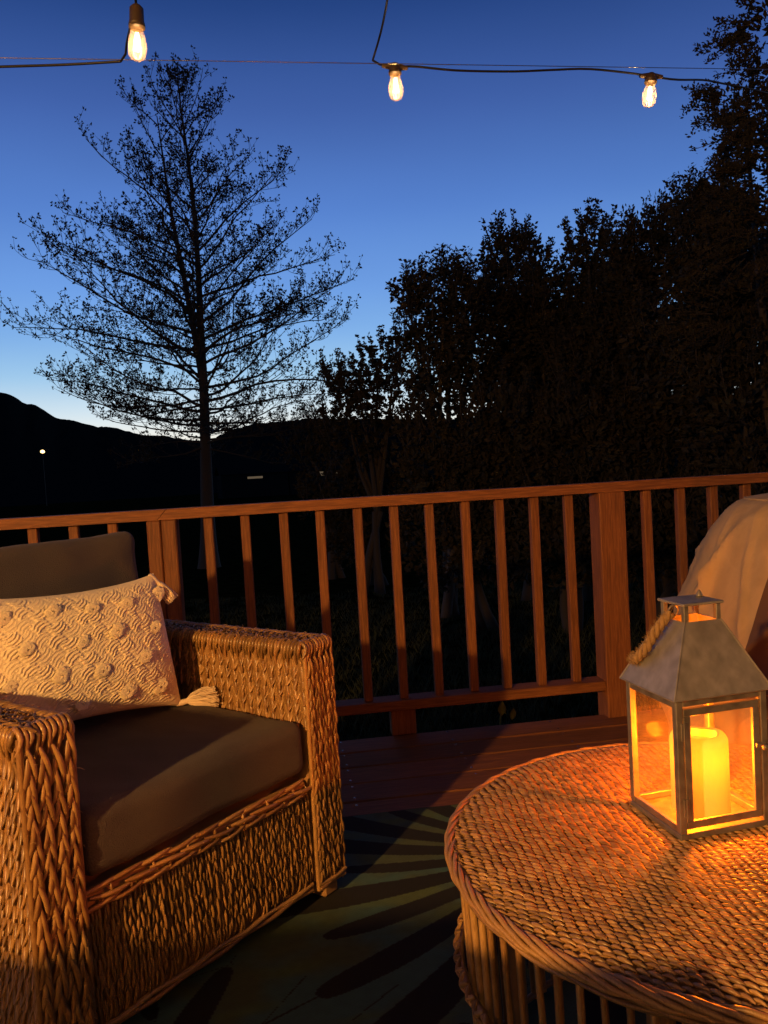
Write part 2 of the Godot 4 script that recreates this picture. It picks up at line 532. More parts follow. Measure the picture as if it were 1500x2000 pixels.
# ---------------------------------------------------------------- rug
func rug() -> void:
	var w := 768
	var h := 768
	var size := Vector2(2.9, 2.3)
	var im := Image.create(w, h, false, Image.FORMAT_RGB8)
	var nz := FastNoiseLite.new()
	nz.seed = 8
	nz.frequency = 0.012
	nz.fractal_octaves = 3
	var fans := [] # [centre x, centre z, heading, blades, length, spread]
	fans.append([1.52, 0.34, 2.75, 12, 1.15, 2.9])
	fans.append([0.55, 1.35, -1.2, 9, 0.75, 2.2])
	fans.append([2.3, 1.5, 0.4, 11, 0.9, 2.4])
	fans.append([0.35, 0.35, 1.9, 9, 0.7, 2.0])
	fans.append([1.5, 1.9, -0.6, 10, 0.8, 2.2])
	for j in h:
		for i in w:
			var x := size.x * (i + 0.5) / w
			var z := size.y * (j + 0.5) / h
			var a := nz.get_noise_2d(i, j)
			var b := nz.get_noise_2d(i * 0.7 + 300.0, j * 1.9 + 90.0)
			var c := Color(0.080, 0.110, 0.060).lerp(Color(0.055, 0.135, 0.135), clampf(0.5 + 1.8 * a, 0.0, 1.0)).lerp(Color(0.10, 0.15, 0.05), clampf(1.6 * b, 0.0, 1.0))
			# woven rows
			var row := 0.86 + 0.14 * sin(j * 2.1) * sin(i * 2.1)
			for f in fans:
				var dx: float = x - f[0]
				var dz: float = z - f[1]
				var r := sqrt(dx * dx + dz * dz)
				if r > f[4]:
					continue
				var g := wrapf(atan2(dz, dx) - f[2] - 0.16 * r * sin(r * 2.0), -PI, PI)
				if absf(g) < f[5] * 0.5:
					var u: float = (g / f[5] + 0.5) * f[3]
					var lane := u - floorf(u)
					var own := 0.72 + 0.28 * sin(floorf(u) * 2.4)
					var wide: float = 0.40 * pow(clampf(1.0 - r / (f[4] * own), 0.0, 1.0), 0.35) + 0.4 * smooth(0.22, 0.05, r)
					if absf(lane - 0.5) < wide + 0.02 * a:
						c = Color(0.008, 0.008, 0.008)
						break
			var v := row * (0.93 + 0.14 * nz.get_noise_2d(i * 9.0, j * 9.0))
			im.set_pixel(i, j, Color(c.r * v, c.g * v, c.b * v).linear_to_srgb())
	var m := mat("rug_print", Color.WHITE, 0.95, {"albedo_texture": ImageTexture.create_from_image(im)})
	var o := thing("rug", "dark green outdoor rug printed with black palm fronds under the wicker table", "rug", RAIL_AT, RAIL_TURN)
	var s := Shape.new()
	var rows := []
	var nx := 60
	var nzz := 40
	for j in nzz + 1:
		var rr := []
		for i in nx + 1:
			var x := size.x * i / nx
			var z := size.y * j / nzz
			var y := 0.0085 + 0.0018 * noise.get_noise_2d(x * 260.0, z * 260.0)
			var edge := 0.007 * noise.get_noise_2d(x * 180.0, 40.0) if j == 0 else 0.0
			rr.append(Vector3(-0.62 + x, y, 0.708 + z + edge))
		rows.append(rr)
	s.grid(rows, func(_p): return Vector3.UP)
	part("rug_cloth", s.mesh(), m, o)
	var bd := Shape.new()
	for e in [0, nzz]:
		var pts := []
		for q in rows[e]:
			pts.append(q + Vector3(0, -0.004, 0))
		bd.tube(pts, [0.0045], 6)
	for e in [0, nx]:
		var pts2 := []
		for j in nzz + 1:
			pts2.append(rows[j][e] + Vector3(0, -0.004, 0))
		bd.tube(pts2, [0.0045], 6)
	part("binding", bd.mesh(), mat("binding", lin(0.02, 0.012, 0.008), 0.9), o)

# ---------------------------------------------------------------- wicker
var strand_meshes := []
var bend_meshes := []

# one strand of twisted seagrass: pointed at both ends, bowed out of the surface
func strand_shape(length: float, width: float, bow: float, curve: float) -> ArrayMesh:
	var s := Shape.new()
	var pts := []
	var radii := []
	var m := 7
	for i in m:
		var t := float(i) / (m - 1)
		pts.append(Vector3(curve * sin(PI * t), (t - 0.5) * length, bow * (sin(PI * t) * 1.0 - 0.35)))
		radii.append(width * 0.5 * (0.28 + 0.72 * pow(sin(PI * clampf(t * 0.94 + 0.02, 0.0, 1.0)), 0.7)))
	s.tube(pts, radii, 6, true)
	for i in s.v.size():
		var p := s.v[i]
		s.v[i] = Vector3(p.x, p.y, p.z * 0.8)
	return s.mesh()

# a strand that runs up a face, over an edge (towards -z) and along the top
func bend_shape(up: float, back: float, width: float, lean: float) -> ArrayMesh:
	var s := Shape.new()
	var pts := []
	var radii := []
	var r := 0.014
	for i in 4:
		var t := i / 3.0
		pts.append(Vector3(-lean * (1.0 - t), -r - up * (1.0 - t), 0.002 * sin(PI * t) - 0.006 * (1.0 - t) * (1.0 - t)))
		radii.append(width * 0.5 * (0.45 + 0.55 * t))
	for i in range(1, 5):
		var g := i / 4.0 * PI * 0.5
		pts.append(Vector3(0.0, -r + r * sin(g), -r + r * cos(g)))
		radii.append(width * 0.5)
	for i in range(1, 4):
		var t := i / 3.0
		pts.append(Vector3(lean * t * 1.6, 0.002 * sin(PI * t) - 0.006 * t * t, -r - back * t))
		radii.append(width * 0.5 * (1.0 - 0.55 * t))
	s.tube(pts, radii, 6, true)
	return s.mesh()

func wicker_meshes() -> void:
	strand_meshes = [strand_shape(0.044, 0.0098, 0.0062, 0.0015), strand_shape(0.049, 0.0090, 0.0068, -0.0018), strand_shape(0.041, 0.0106, 0.0058, 0.0008), strand_shape(0.052, 0.0094, 0.0062, 0.0026)]
	bend_meshes = [bend_shape(0.026, 0.018, 0.0098, 0.007), bend_shape(0.036, 0.024, 0.0088, 0.003), bend_shape(0.022, 0.020, 0.0106, 0.011), bend_shape(0.042, 0.016, 0.0092, 0.008)]

# stitches over a rectangle: two strands lean together into an upside-down v
func stitches(out: Array, origin: Vector3, u: Vector3, v: Vector3, wide: float, tall: float, pu: float, pv: float, lean: float, big := 1.0) -> void:
	var nrm := u.cross(v).normalized()
	var cols := maxi(1, int(round(wide / pu)))
	var rows := maxi(1, int(round(tall / pv)))
	var du := wide / cols
	var dv := tall / rows
	for i in cols:
		var shift := rng.randf_range(-0.25, 0.25) * dv
		for j in rows:
			for e in [-1.0, 1.0]:
				var at: Vector3 = origin + u * (du * (i + 0.5 + e * 0.235) + rng.randf_range(-0.0012, 0.0012)) + v * (dv * (j + 0.5 + (0.14 if e > 0 else -0.1)) + shift + rng.randf_range(-0.003, 0.003)) + nrm * (0.0018 + rng.randf_range(-0.001, 0.0014) + (0.0012 if e > 0 else 0.0))
				var g: float = e * lean + rng.randf_range(-0.06, 0.06)
				var b := Basis(u, v, nrm) * Basis(Vector3(0, 0, 1), g) * Basis(Vector3(1, 0, 0), 0.10 + rng.randf_range(-0.03, 0.03))
				var sc := big * rng.randf_range(0.92, 1.08)
				b = b * Basis.from_scale(Vector3(sc * du / 0.021, sc * dv / 0.026, sc))
				out.append(Transform3D(b, at))

func tone() -> Color:
	var k := rng.randf_range(0.55, 1.2)
	return Color(k, k * rng.randf_range(0.94, 1.03), k * rng.randf_range(0.86, 1.05))

# the most visible strands are parts of their own, the rest are one part
func weave(parent: Node, where: Array, singles: int, meshes: Array, called := "strand", rest := "weave", single_mat := "strand", rest_mat := "wicker") -> void:
	var lots := []
	for k in meshes.size():
		lots.append([])
	var k2 := 0
	for w in where:
		if k2 < singles:
			part(called, meshes[k2 % meshes.size()], mats["%s%d" % [single_mat, (k2 * 5 + k2 / 3) % 4]], parent, w)
		else:
			lots[k2 % meshes.size()].append(w)
		k2 += 1
	for k in meshes.size():
		if lots[k].size():
			var tints := []
			for w in lots[k]:
				tints.append(tone())
			var mm := many(rest, meshes[k], mats[rest_mat], parent, lots[k], tints)
			mm.set_meta("kind", "stuff")

const CHAIR_AT := Vector3(-0.6047, 0.0, -1.2543)
const CHAIR_TURN := 0.9424
const CW := 0.785
const AW := 0.10
const AH := 0.628
const CD := 0.80

func chair() -> void:
	var o := thing("wicker_armchair", "brown woven wicker armchair with charcoal cushions beside the round table", "armchair", CHAIR_AT, CHAIR_TURN)
	var e := 0.005
	# solid cores under the weave
	for x in [0.0, CW - AW]:
		var s := Shape.new()
		s.box(Vector3(x + AW * 0.5, (AH + 0.05) * 0.5, -CD * 0.5), Vector3(AW - 2.0 * e, AH - 0.05 - 2.0 * e, CD - 2.0 * e), 0.012)
		part("arm", s.mesh(), mats["wicker_core"], o)
	var fb := Shape.new()
	fb.box(Vector3(CW * 0.5, 0.185, -0.35), Vector3(CW - 2.0 * AW - 0.004, 0.255, 0.66), 0.006)
	part("seat_base", fb.mesh(), mats["wicker_core"], o)
	var bk := Shape.new()
	bk.box(Vector3(CW * 0.5, 0.385, -CD + 0.05), Vector3(CW - 2.0 * AW - 0.004, 0.63, 0.095), 0.012)
	part("back_frame", bk.mesh(), mats["wicker_core"], o)
	for x in [0.035, CW - 0.035]:
		for z in [-0.04, -CD + 0.04]:
			var l := Shape.new()
			l.box(Vector3(x, 0.036, z), Vector3(0.05, 0.054, 0.05), 0.005)
			part("foot", l.mesh(), mats["wicker_core"], o)
	# weave: what shows largest comes first
	var X := Vector3.RIGHT
	var Y := Vector3.UP
	var Z := Vector3.BACK
	var w := []
	stitches(w, Vector3(0.004, 0.14, 0.0), X, Y, AW - 0.008, 0.44, 0.023, 0.036, 0.18)
	stitches(w, Vector3(CW - AW, 0.44, -0.42), Z, Y, 0.40, 0.15, 0.0245, 0.032, 0.30)
	var n1 := 300
	stitches(w, Vector3(0.0, 0.05, -0.26), Z, Y, 0.255, 0.53, 0.021, 0.030, 0.17)
	w = w.map(func(q): return q)
	# the outer face of the near arm looks towards -x
	var outer := []
	stitches(outer, Vector3(0.0, 0.05, -0.005), -Z, Y, 0.6, 0.53, 0.021, 0.030, 0.17)
	# drop the wrong-facing copy made above
	w = w.slice(0, w.size() - int(round(0.255 / 0.021)) * int(round(0.53 / 0.030)) * 2)
	var inner := []
	stitches(inner, Vector3(CW - AW, 0.44, -0.005), -Z, Y, 0.40, 0.15, 0.0245, 0.032, 0.30)
	# replace the far arm's inner face by one that faces the seat
	var near_front := int(round((AW - 0.008) / 0.023)) * int(round(0.44 / 0.036)) * 2
	w = w.slice(0, near_front)
	w.append_array(inner)
	w = w.slice(0, n1)
	var rest := []
	rest.append_array(inner.slice(maxi(0, n1 - near_front)))
	rest.append_array(outer)
	stitches(rest, Vector3(CW - AW, 0.44, -0.405), -Z, Y, 0.35, 0.15, 0.0245, 0.032, 0.30)
	stitches(rest, Vector3(0.004, 0.068, 0.0), X, Y, AW - 0.008, 0.075, 0.021, 0.030, 0.17)
	stitches(rest, Vector3(CW - AW + 0.004, 0.07, 0.0), X, Y, AW - 0.008, 0.51, 0.019, 0.027, 0.15)
	stitches(rest, Vector3(CW, 0.05, -0.005), -Z, Y, -0.0 + 0.30, 0.53, 0.021, 0.030, 0.17)
	# front panel below the seat, a finer weave
	stitches(rest, Vector3(AW + 0.002, 0.075, -0.017), X, Y, CW - 2.0 * AW - 0.004, 0.195, 0.0165, 0.027, 0.10, 0.96)
	# tops of the arms: strands lie slantwise across
	for x in [0.0, CW - AW]:
		var top := []
		stitches(top, Vector3(x + 0.012, AH + 0.0035, -0.02), -Z, X, CD - 0.04, AW - 0.024, 0.018, 0.025, 0.30)
		for q in top:
			q.basis = Basis(Vector3.UP, 0.62) * q.basis
			rest.append(q)
	weave(o, w, n1, strand_meshes)
	weave(o, rest, 0, strand_meshes, "strand", "weave")
	# strands that wrap over the edges of the arms
	var bends := []
	for x in [0.0, CW - AW]:
		var k := 0.006
		while k < AW - 0.004:
			bends.append(Transform3D(Basis(Vector3(0, 0, 1), rng.randf_range(-0.05, 0.05)), Vector3(x + k, AH + 0.001 + rng.randf_range(-0.001, 0.001), 0.002)))
			k += 0.0098
	for side in [[CW - AW, -1.0], [0.0, -1.0], [CW, 1.0], [AW, 1.0]]:
		var turn := Basis(Vector3.UP, PI * 0.5 * side[1])
		var z := -0.012
		while z > -CD + 0.02:
			bends.append(Transform3D(turn * Basis(Vector3(0, 0, 1), rng.randf_range(-0.06, 0.06)), Vector3(side[0] + side[1] * 0.002, AH + rng.randf_range(-0.001, 0.0015), z)))
			z -= 0.0105
	weave(o, bends, 0, bend_meshes, "edge_strand", "edge_weave")
	# borders along the bottom
	for q in [[AW, CW - AW, -0.014], [0.0, AW, 0.003], [CW - AW, CW, 0.003]]:
		for k in 2:
			var bt := Shape.new()
			var bp := []
			for i in 25:
				var f := i / 24.0
				bp.append(Vector3(lerpf(q[0] + 0.004, q[1] - 0.004, f), 0.054 + 0.010 * k + 0.0022 * sin(f * 40.0 * (q[1] - q[0]) + PI * k), q[2] + 0.002 * cos(f * 40.0 * (q[1] - q[0]) + PI * k)))
			bt.tube(bp, [0.0056], 7)
			part("border_strand", bt.mesh(), mats["strand%d" % (k + 1)], o)
	# loose fibres that have sprung out of the weave
	var fibre := Shape.new()
	for i in 200:
		var p := Vector3(rng.randf_range(0.0, AW), rng.randf_range(0.07, AH), 0.006)
		var out := Vector3(0, 0, 1)
		var pick := i % 4
		if pick == 1:
			p = Vector3(CW - AW - 0.006, rng.randf_range(0.46, AH), -rng.randf_range(0.0, 0.4))
			out = Vector3(-1, 0, 0)
		elif pick == 2:
			p = Vector3(rng.randf_range(AW, CW - AW), rng.randf_range(0.07, 0.3), -0.010)
		elif pick == 3:
			p = Vector3(rng.randf_range(0.0, AW) + (CW - AW if i % 8 > 3 else 0.0), AH + 0.006, -rng.randf_range(0.0, 0.4))
			out = Vector3(0, 1, 0)
		var d := (Vector3(rng.randfn(), rng.randfn() - 0.3, rng.randfn()) * 0.6 + out * 0.5).normalized()
		var l := rng.randf_range(0.005, 0.014)
		fibre.tube([p, p + d * l * 0.5, p + d * l + Vector3(0, -0.003, 0)], [0.0006, 0.0005, 0.0003], 3, false)
	part("loose_fibres", fibre.mesh(), mats["strand2"], o).set_meta("kind", "stuff")
	# corner canes
	for x in [0.004, AW - 0.004, CW - AW + 0.004, CW - 0.004]:
		var cs := Shape.new()
		var pts := []
		for i in 19:
			pts.append(Vector3(x + rng.randf_range(-0.0008, 0.0008), 0.05 + (AH - 0.062) * i / 18.0, -0.001))
		cs.tube(pts, [0.0052], 7)
		part("corner_cane", cs.mesh(), mats["strand%d" % rng.randi_range(0, 2)], o)
	# braided rail along the front of the seat
	var braid := []
	var x0 := AW + 0.004
	var len := CW - 2.0 * AW - 0.008
	for row in 3:
		var cols := 9
		for i in cols:
			var at := Vector3(x0 + len * (i + 0.5 + (0.5 if row == 1 else 0.0) - 0.25) / cols, 0.285 + 0.0155 * row, -0.006 + 0.004 * row - (0.010 if row == 2 else 0.0))
			at.x = clampf(at.x, x0 + 0.03, x0 + len - 0.03)
			var b := Basis(Vector3(0, 0, 1), PI * 0.5 + [0.10, -0.08, 0.06][row] + rng.randf_range(-0.03, 0.03)) * Basis.from_scale(Vector3(1.15, 1.75, 1.1))
			braid.append(Transform3D(b, at))
	weave(o, braid, braid.size(), strand_meshes, "braid_strand", "braid")
	var ties := []
	for i in 15:
		var at := Vector3(x0 + len * (i + 0.5) / 15.0 + rng.randf_range(-0.010, 0.010), 0.292 + 0.014 * (i % 2), -0.006)
		ties.append(Transform3D(Basis(Vector3(0, 0, 1), rng.randf_range(-0.2, 0.2)) * Basis.from_scale(Vector3(0.62, 0.46, 0.9)), at))
	weave(o, ties, ties.size(), strand_meshes, "braid_tie", "braid")
	var ledge := Shape.new()
	ledge.box(Vector3(CW * 0.5, 0.289, -0.03), Vector3(CW - 2.0 * AW - 0.002, 0.044, 0.034), 0.008)
	part("front_rail", ledge.mesh(), mats["wicker_core"], o)
	# cushions
	var seat := soft_box(Vector3(0.572, 0.125, 0.60), 0.030, 40, func(p: Vector3) -> Vector3:
		var q := p
		var fx := p.x / 0.286
		var fz := p.z / 0.30
		q.y += (0.010 * (1.0 - fx * fx) * (1.0 - fz * fz) if p.y > 0.0 else 0.0)
		q.y += 0.006 * noise.get_noise_3d(p.x * 420.0, 3.0, p.z * 420.0) + 0.003 * noise.get_noise_3d(p.x * 1500.0, p.y * 900.0, p.z * 500.0)
		q.z += 0.010 * noise.get_noise_3d(p.x * 300.0, p.y * 300.0, 9.0) * (1.0 if p.z > 0.25 else 0.0)
		return q)
	var sc := thing("seat_cushion", "charcoal fabric seat cushion in the wicker armchair", "cushion", chair_world(Vector3(0.3925, 0.3925, -0.303)), CHAIR_TURN)
	part("cushion_body", seat, mats["charcoal"], sc)
	var back := soft_box(Vector3(0.58, 0.15, 0.43), 0.034, 36, func(p: Vector3) -> Vector3:
		var q := p
		var fx := p.x / 0.29
		var fz := p.z / 0.21
		q.y += signf(p.y) * 0.022 * (1.0 - fx * fx) * (1.0 - fz * fz)
		q.y += 0.010 * noise.get_noise_3d(p.x * 300.0, p.y * 100.0, p.z * 300.0) + 0.004 * noise.get_noise_3d(p.x * 1200.0, 4.0, p.z * 700.0)
		q.z += 0.010 * noise.get_noise_2d(p.x * 240.0, 77.0)
		q += Vector3(signf(fx), 0, signf(fz)) * 0.014 * pow(absf(fx * fz), 5.0)
		return q)
	var bc := thing("back_cushion", "charcoal fabric back cushion standing behind the cream pillow", "cushion", chair_world(Vector3(0.3925, 0.665, -0.622)), CHAIR_TURN)
	var bb := Transform3D(Basis(Vector3.RIGHT, PI * 0.5 - 0.10), Vector3.ZERO)
	part("cushion_body", back, mats["charcoal"], bc, bb)
	var pp := part("piping", piping(0.58, 0.43, 0.034, 0.058), mats["charcoal"], bc, bb)
	pp.name = "piping"

func chair_world(p: Vector3) -> Vector3:
	return CHAIR_AT + Basis(Vector3.UP, CHAIR_TURN) * p

func soft_box(size: Vector3, r: float, cells: int, bend: Callable) -> ArrayMesh:
	var s := Shape.new()
	var h := size * 0.5
	for axis in 3:
		var u := (axis + 1) % 3
		var w := (axis + 2) % 3
		for sg in [-1.0, 1.0]:
			var rows := []
			for i in cells + 1:
				var row := []
				for j in cells + 1:
					var p := Vector3.ZERO
					# more points near the rounded edges
					var a := sin((float(i) / cells - 0.5) * PI)
					var b := sin((float(j) / cells - 0.5) * PI)
					p[axis] = sg * h[axis]; p[u] = a * h[u]; p[w] = b * h[w]
					var inner := Vector3(clampf(p.x, -h.x + r, h.x - r), clampf(p.y, -h.y + r, h.y - r), clampf(p.z, -h.z + r, h.z - r))
					var d := p - inner
					p = inner + (d.normalized() * r if d.length() > 1e-9 else Vector3.ZERO)
					row.append(bend.call(p))
				rows.append(row)
			s.grid(rows, func(p): return Vector3(clampf(p.x / h.x, -1, 1), clampf(p.y / h.y, -1, 1), clampf(p.z / h.z, -1, 1)) * 0.4 + [Vector3(sg, 0, 0), Vector3(0, sg, 0), Vector3(0, 0, sg)][axis])
	# share normals along the seams between the six grids
	var sum := {}
	for i in s.v.size():
		var key := Vector3i((s.v[i] * 20000.0).round())
		sum[key] = sum.get(key, Vector3.ZERO) + s.n[i]
	for i in s.v.size():
		s.n[i] = sum[Vector3i((s.v[i] * 20000.0).round())].normalized()
	return s.mesh()

func piping(wx: float, wz: float, r: float, y: float) -> ArrayMesh:
	var pts := []
	var hx := wx * 0.5 - r
	var hz := wz * 0.5 - r
	var out := r * 0.88
	for q in [[hx, hz, 0.0], [-hx, hz, 0.25], [-hx, -hz, 0.5], [hx, -hz, 0.75]]:
		for k in 7:
			var g: float = (q[2] + 0.25 * k / 6.0) * TAU
			pts.append(Vector3(q[0] + out * cos(g), y - signf(y) * 0.006, q[1] + out * sin(g)))
	var s := Shape.new()
	s.tube(pts, [0.0036], 6, false, true)
	return s.mesh()

# ---------------------------------------------------------------- pillow
func pillow() -> void:
	# width .50, height .34; local x along, y up, z out of the front
	var W := 0.50
	var H := 0.335
	var o := thing("throw_pillow", "cream textured throw pillow with corner tassels leaning in the wicker armchair", "pillow", chair_world(Vector3(0.374, 0.632, -0.422)), CHAIR_TURN - 0.20)
	o.rotate_object_local(Vector3.RIGHT, -0.16)
	o.rotate_object_local(Vector3(0, 0, 1), -0.02)
	var cols := 260
	var rows := 180
	for side in [1.0, -1.0]:
		var s := Shape.new()
		var pts := []
		var nc := cols if side > 0 else 40
		var nr := rows if side > 0 else 28
		for j in nr + 1:
			var row := []
			for i in nc + 1:
				var u := 2.0 * i / nc - 1.0
				var v := 2.0 * j / nr - 1.0
				row.append(pillow_point(u, v, side, W, H))
			pts.append(row)
		s.grid(pts, func(_p): return Vector3(0, 0, side))
		part("pillow_front" if side > 0 else "pillow_back", s.mesh(), mats["cream"], o)
	# woolly tufts, staggered
	var tm := []
	for k in 3:
		tm.append(tuft_shape(k))
	var n := 0
	for j in 4:
		for i in 5:
			var u := -0.84 + 0.40 * i + (0.20 if j % 2 else 0.0) + rng.randf_range(-0.05, 0.05)
			var v := -0.66 + 0.44 * j + rng.randf_range(-0.05, 0.05)
			if absf(u) > 0.93:
				continue
			var p := pillow_point(u, v, 1.0, W, H)
			var b := Basis(Vector3(0, 0, 1), 0.55 + rng.randf_range(-0.3, 0.3)) * Basis.from_scale(Vector3(1.25, 1.25, 1.0) * rng.randf_range(0.85, 1.15))
			part("tuft", tm[n % 3], mats["cream"], o, Transform3D(b, p + Vector3(0, 0, 0.001)))
			n += 1
	# tassels at the corners
	tassel(o, pillow_point(0.985, 0.985, 0.0, W, H) + Vector3(-0.006, -0.004, 0.0), Vector3(0.62, -0.78, 0.12), 0.052, 61, 0.013)
	tassel(o, pillow_point(0.985, -0.985, 0.0, W, H) + Vector3(-0.004, 0.004, 0.0), Vector3(0.90, 0.10, 0.40), 0.072, 62, 0.026)
	tassel(o, pillow_point(-0.985, -0.985, 0.0, W, H), Vector3(-0.9, 0.1, 0.3), 0.08, 63)
	tassel(o, pillow_point(-0.985, 0.985, 0.0, W, H), Vector3(-0.6, -0.8, 0.1), 0.08, 64)

func pillow_point(u: float, v: float, side: float, W: float, H: float) -> Vector3:
	# sides are drawn in between the corners
	var x := u * W * 0.5 * (1.0 - 0.045 * (1.0 - v * v) * absf(u))
	x -= 0.030 * pow((v + 1.0) * 0.5, 2.2) * maxf(u, 0.0)
	var y := v * H * 0.5 * (1.0 - 0.15 * pow(1.0 - u * u, 0.8) * absf(v))
	var f := maxf(0.0, (1.0 - pow(absf(u), 2.6)) * (1.0 - pow(absf(v), 2.6)))
	var z := 0.072 * pow(f, 0.5)
	z += 0.006 * noise.get_noise_2d(u * 90.0, v * 70.0 + side * 50.0) * f
	# slack creases running from the lower corner
	z += 0.004 * sin((u * 1.3 + v * 2.1) * 9.0 + 2.0 * noise.get_noise_2d(u * 60.0, v * 60.0)) * smoothstep(-0.2, -0.9, v) * f
	if side > 0.0:
		# raised cords woven in diamonds
		var px := u * W * 0.5
		var py := v * H * 0.5
		var a := px * 0.80 + py * 0.60
		var b := -px * 0.60 + py * 0.80
		var line := floorf(b / 0.0255 + 0.25 * sin(a * 60.0))
		var a2 := a + 0.021 * fmod(absf(line), 2.0) + 0.006 * noise.get_noise_2d(line * 90.0, 7.0)
		var col := floorf(a2 / 0.042)
		var fa := absf(a2 / 0.042 - col - 0.5) * 2.0
		var on := (1.0 - smoothstep(0.72, 0.98, fa)) * (0.45 + 0.55 * float(int(absf(line + col)) % 2))
		# every second block bends its cords the other way
		var q := b + 0.0045 * (1.0 if int(absf(col)) % 2 else -1.0) * smoothstep(0.35, 0.75, fa)
		z += 0.0036 * on * pow(0.5 + 0.5 * sin(q * TAU / 0.0085), 0.8) * minf(1.0, f * 6.0)
		z += 0.0007 * sin(px * 1150.0) * sin(py * 1150.0) * minf(1.0, f * 6.0)
	return Vector3(x, y, side * z)

func tuft_shape(sd: int) -> ArrayMesh:
	var s := Shape.new()
	var pts := []
	var n2 := FastNoiseLite.new()
	n2.seed = sd
	n2.frequency = 0.9
	for j in 9:
		var row := []
		var g := PI * 0.5 * j / 8.0
		for i in 16:
			var a := TAU * i / 16.0
			var r := 1.0 + 0.55 * n2.get_noise_3d(cos(a) * 4.0, sin(a) * 4.0, g * 4.0)
			row.append(Vector3(0.0155 * cos(a) * pow(sin(g), 0.7) * r, 0.0115 * sin(a) * pow(sin(g), 0.7) * r, 0.0048 * pow(cos(g), 0.5) * r))
		pts.append(row)
	s.grid(pts, func(p): return p + Vector3(0, 0, 0.002), true)
	return s.mesh()

func tassel(o: Node3D, at: Vector3, dir: Vector3, length: float, sd: int, full := 0.02) -> void:
	var r2 := RandomNumberGenerator.new()
	r2.seed = sd
	var d := dir.normalized()
	var sidev := d.cross(Vector3(0, 0, 1)).normalized()
	var upv := sidev.cross(d).normalized()
	var t := Node3D.new()
	t.name = "tassel"
	o.add_child(t, true)
	var k := Shape.new()
	k.tube([at - d * 0.006, at + d * 0.008, at + d * 0.016, at + d * 0.024], [0.006, 0.0085, 0.0068, 0.0075], 9)
	part("knot", k.mesh(), mats["yarn"], t)
	var s := Shape.new()
	for i in 210:
		var a := r2.randf() * TAU
		var q := sqrt(r2.randf())
		var o1 := (sidev * cos(a) + upv * sin(a)) * q
		var pts := []
		var l := length * r2.randf_range(0.82, 1.08)
		for j in 5:
			var f := j / 4.0
			pts.append(at + d * (0.02 + l * f) + o1 * (0.004 + full * pow(f, 0.5) * (1.0 - 0.18 * f)) + Vector3(0, -0.008 * f * f, 0) + (sidev * sin(f * 5.0 + i) + upv * cos(f * 4.0 + i * 2.0)) * 0.0035 * f)
		s.tube(pts, [0.0013], 4, false)
	var fr := part("fringe", s.mesh(), mats["yarn"], t)
	fr.set_meta("kind", "stuff")

# ---------------------------------------------------------------- table
const TABLE_AT := Vector3(0.4756, 0.0, -1.1691)
const TABLE_R := 0.413
const TABLE_H := 0.446

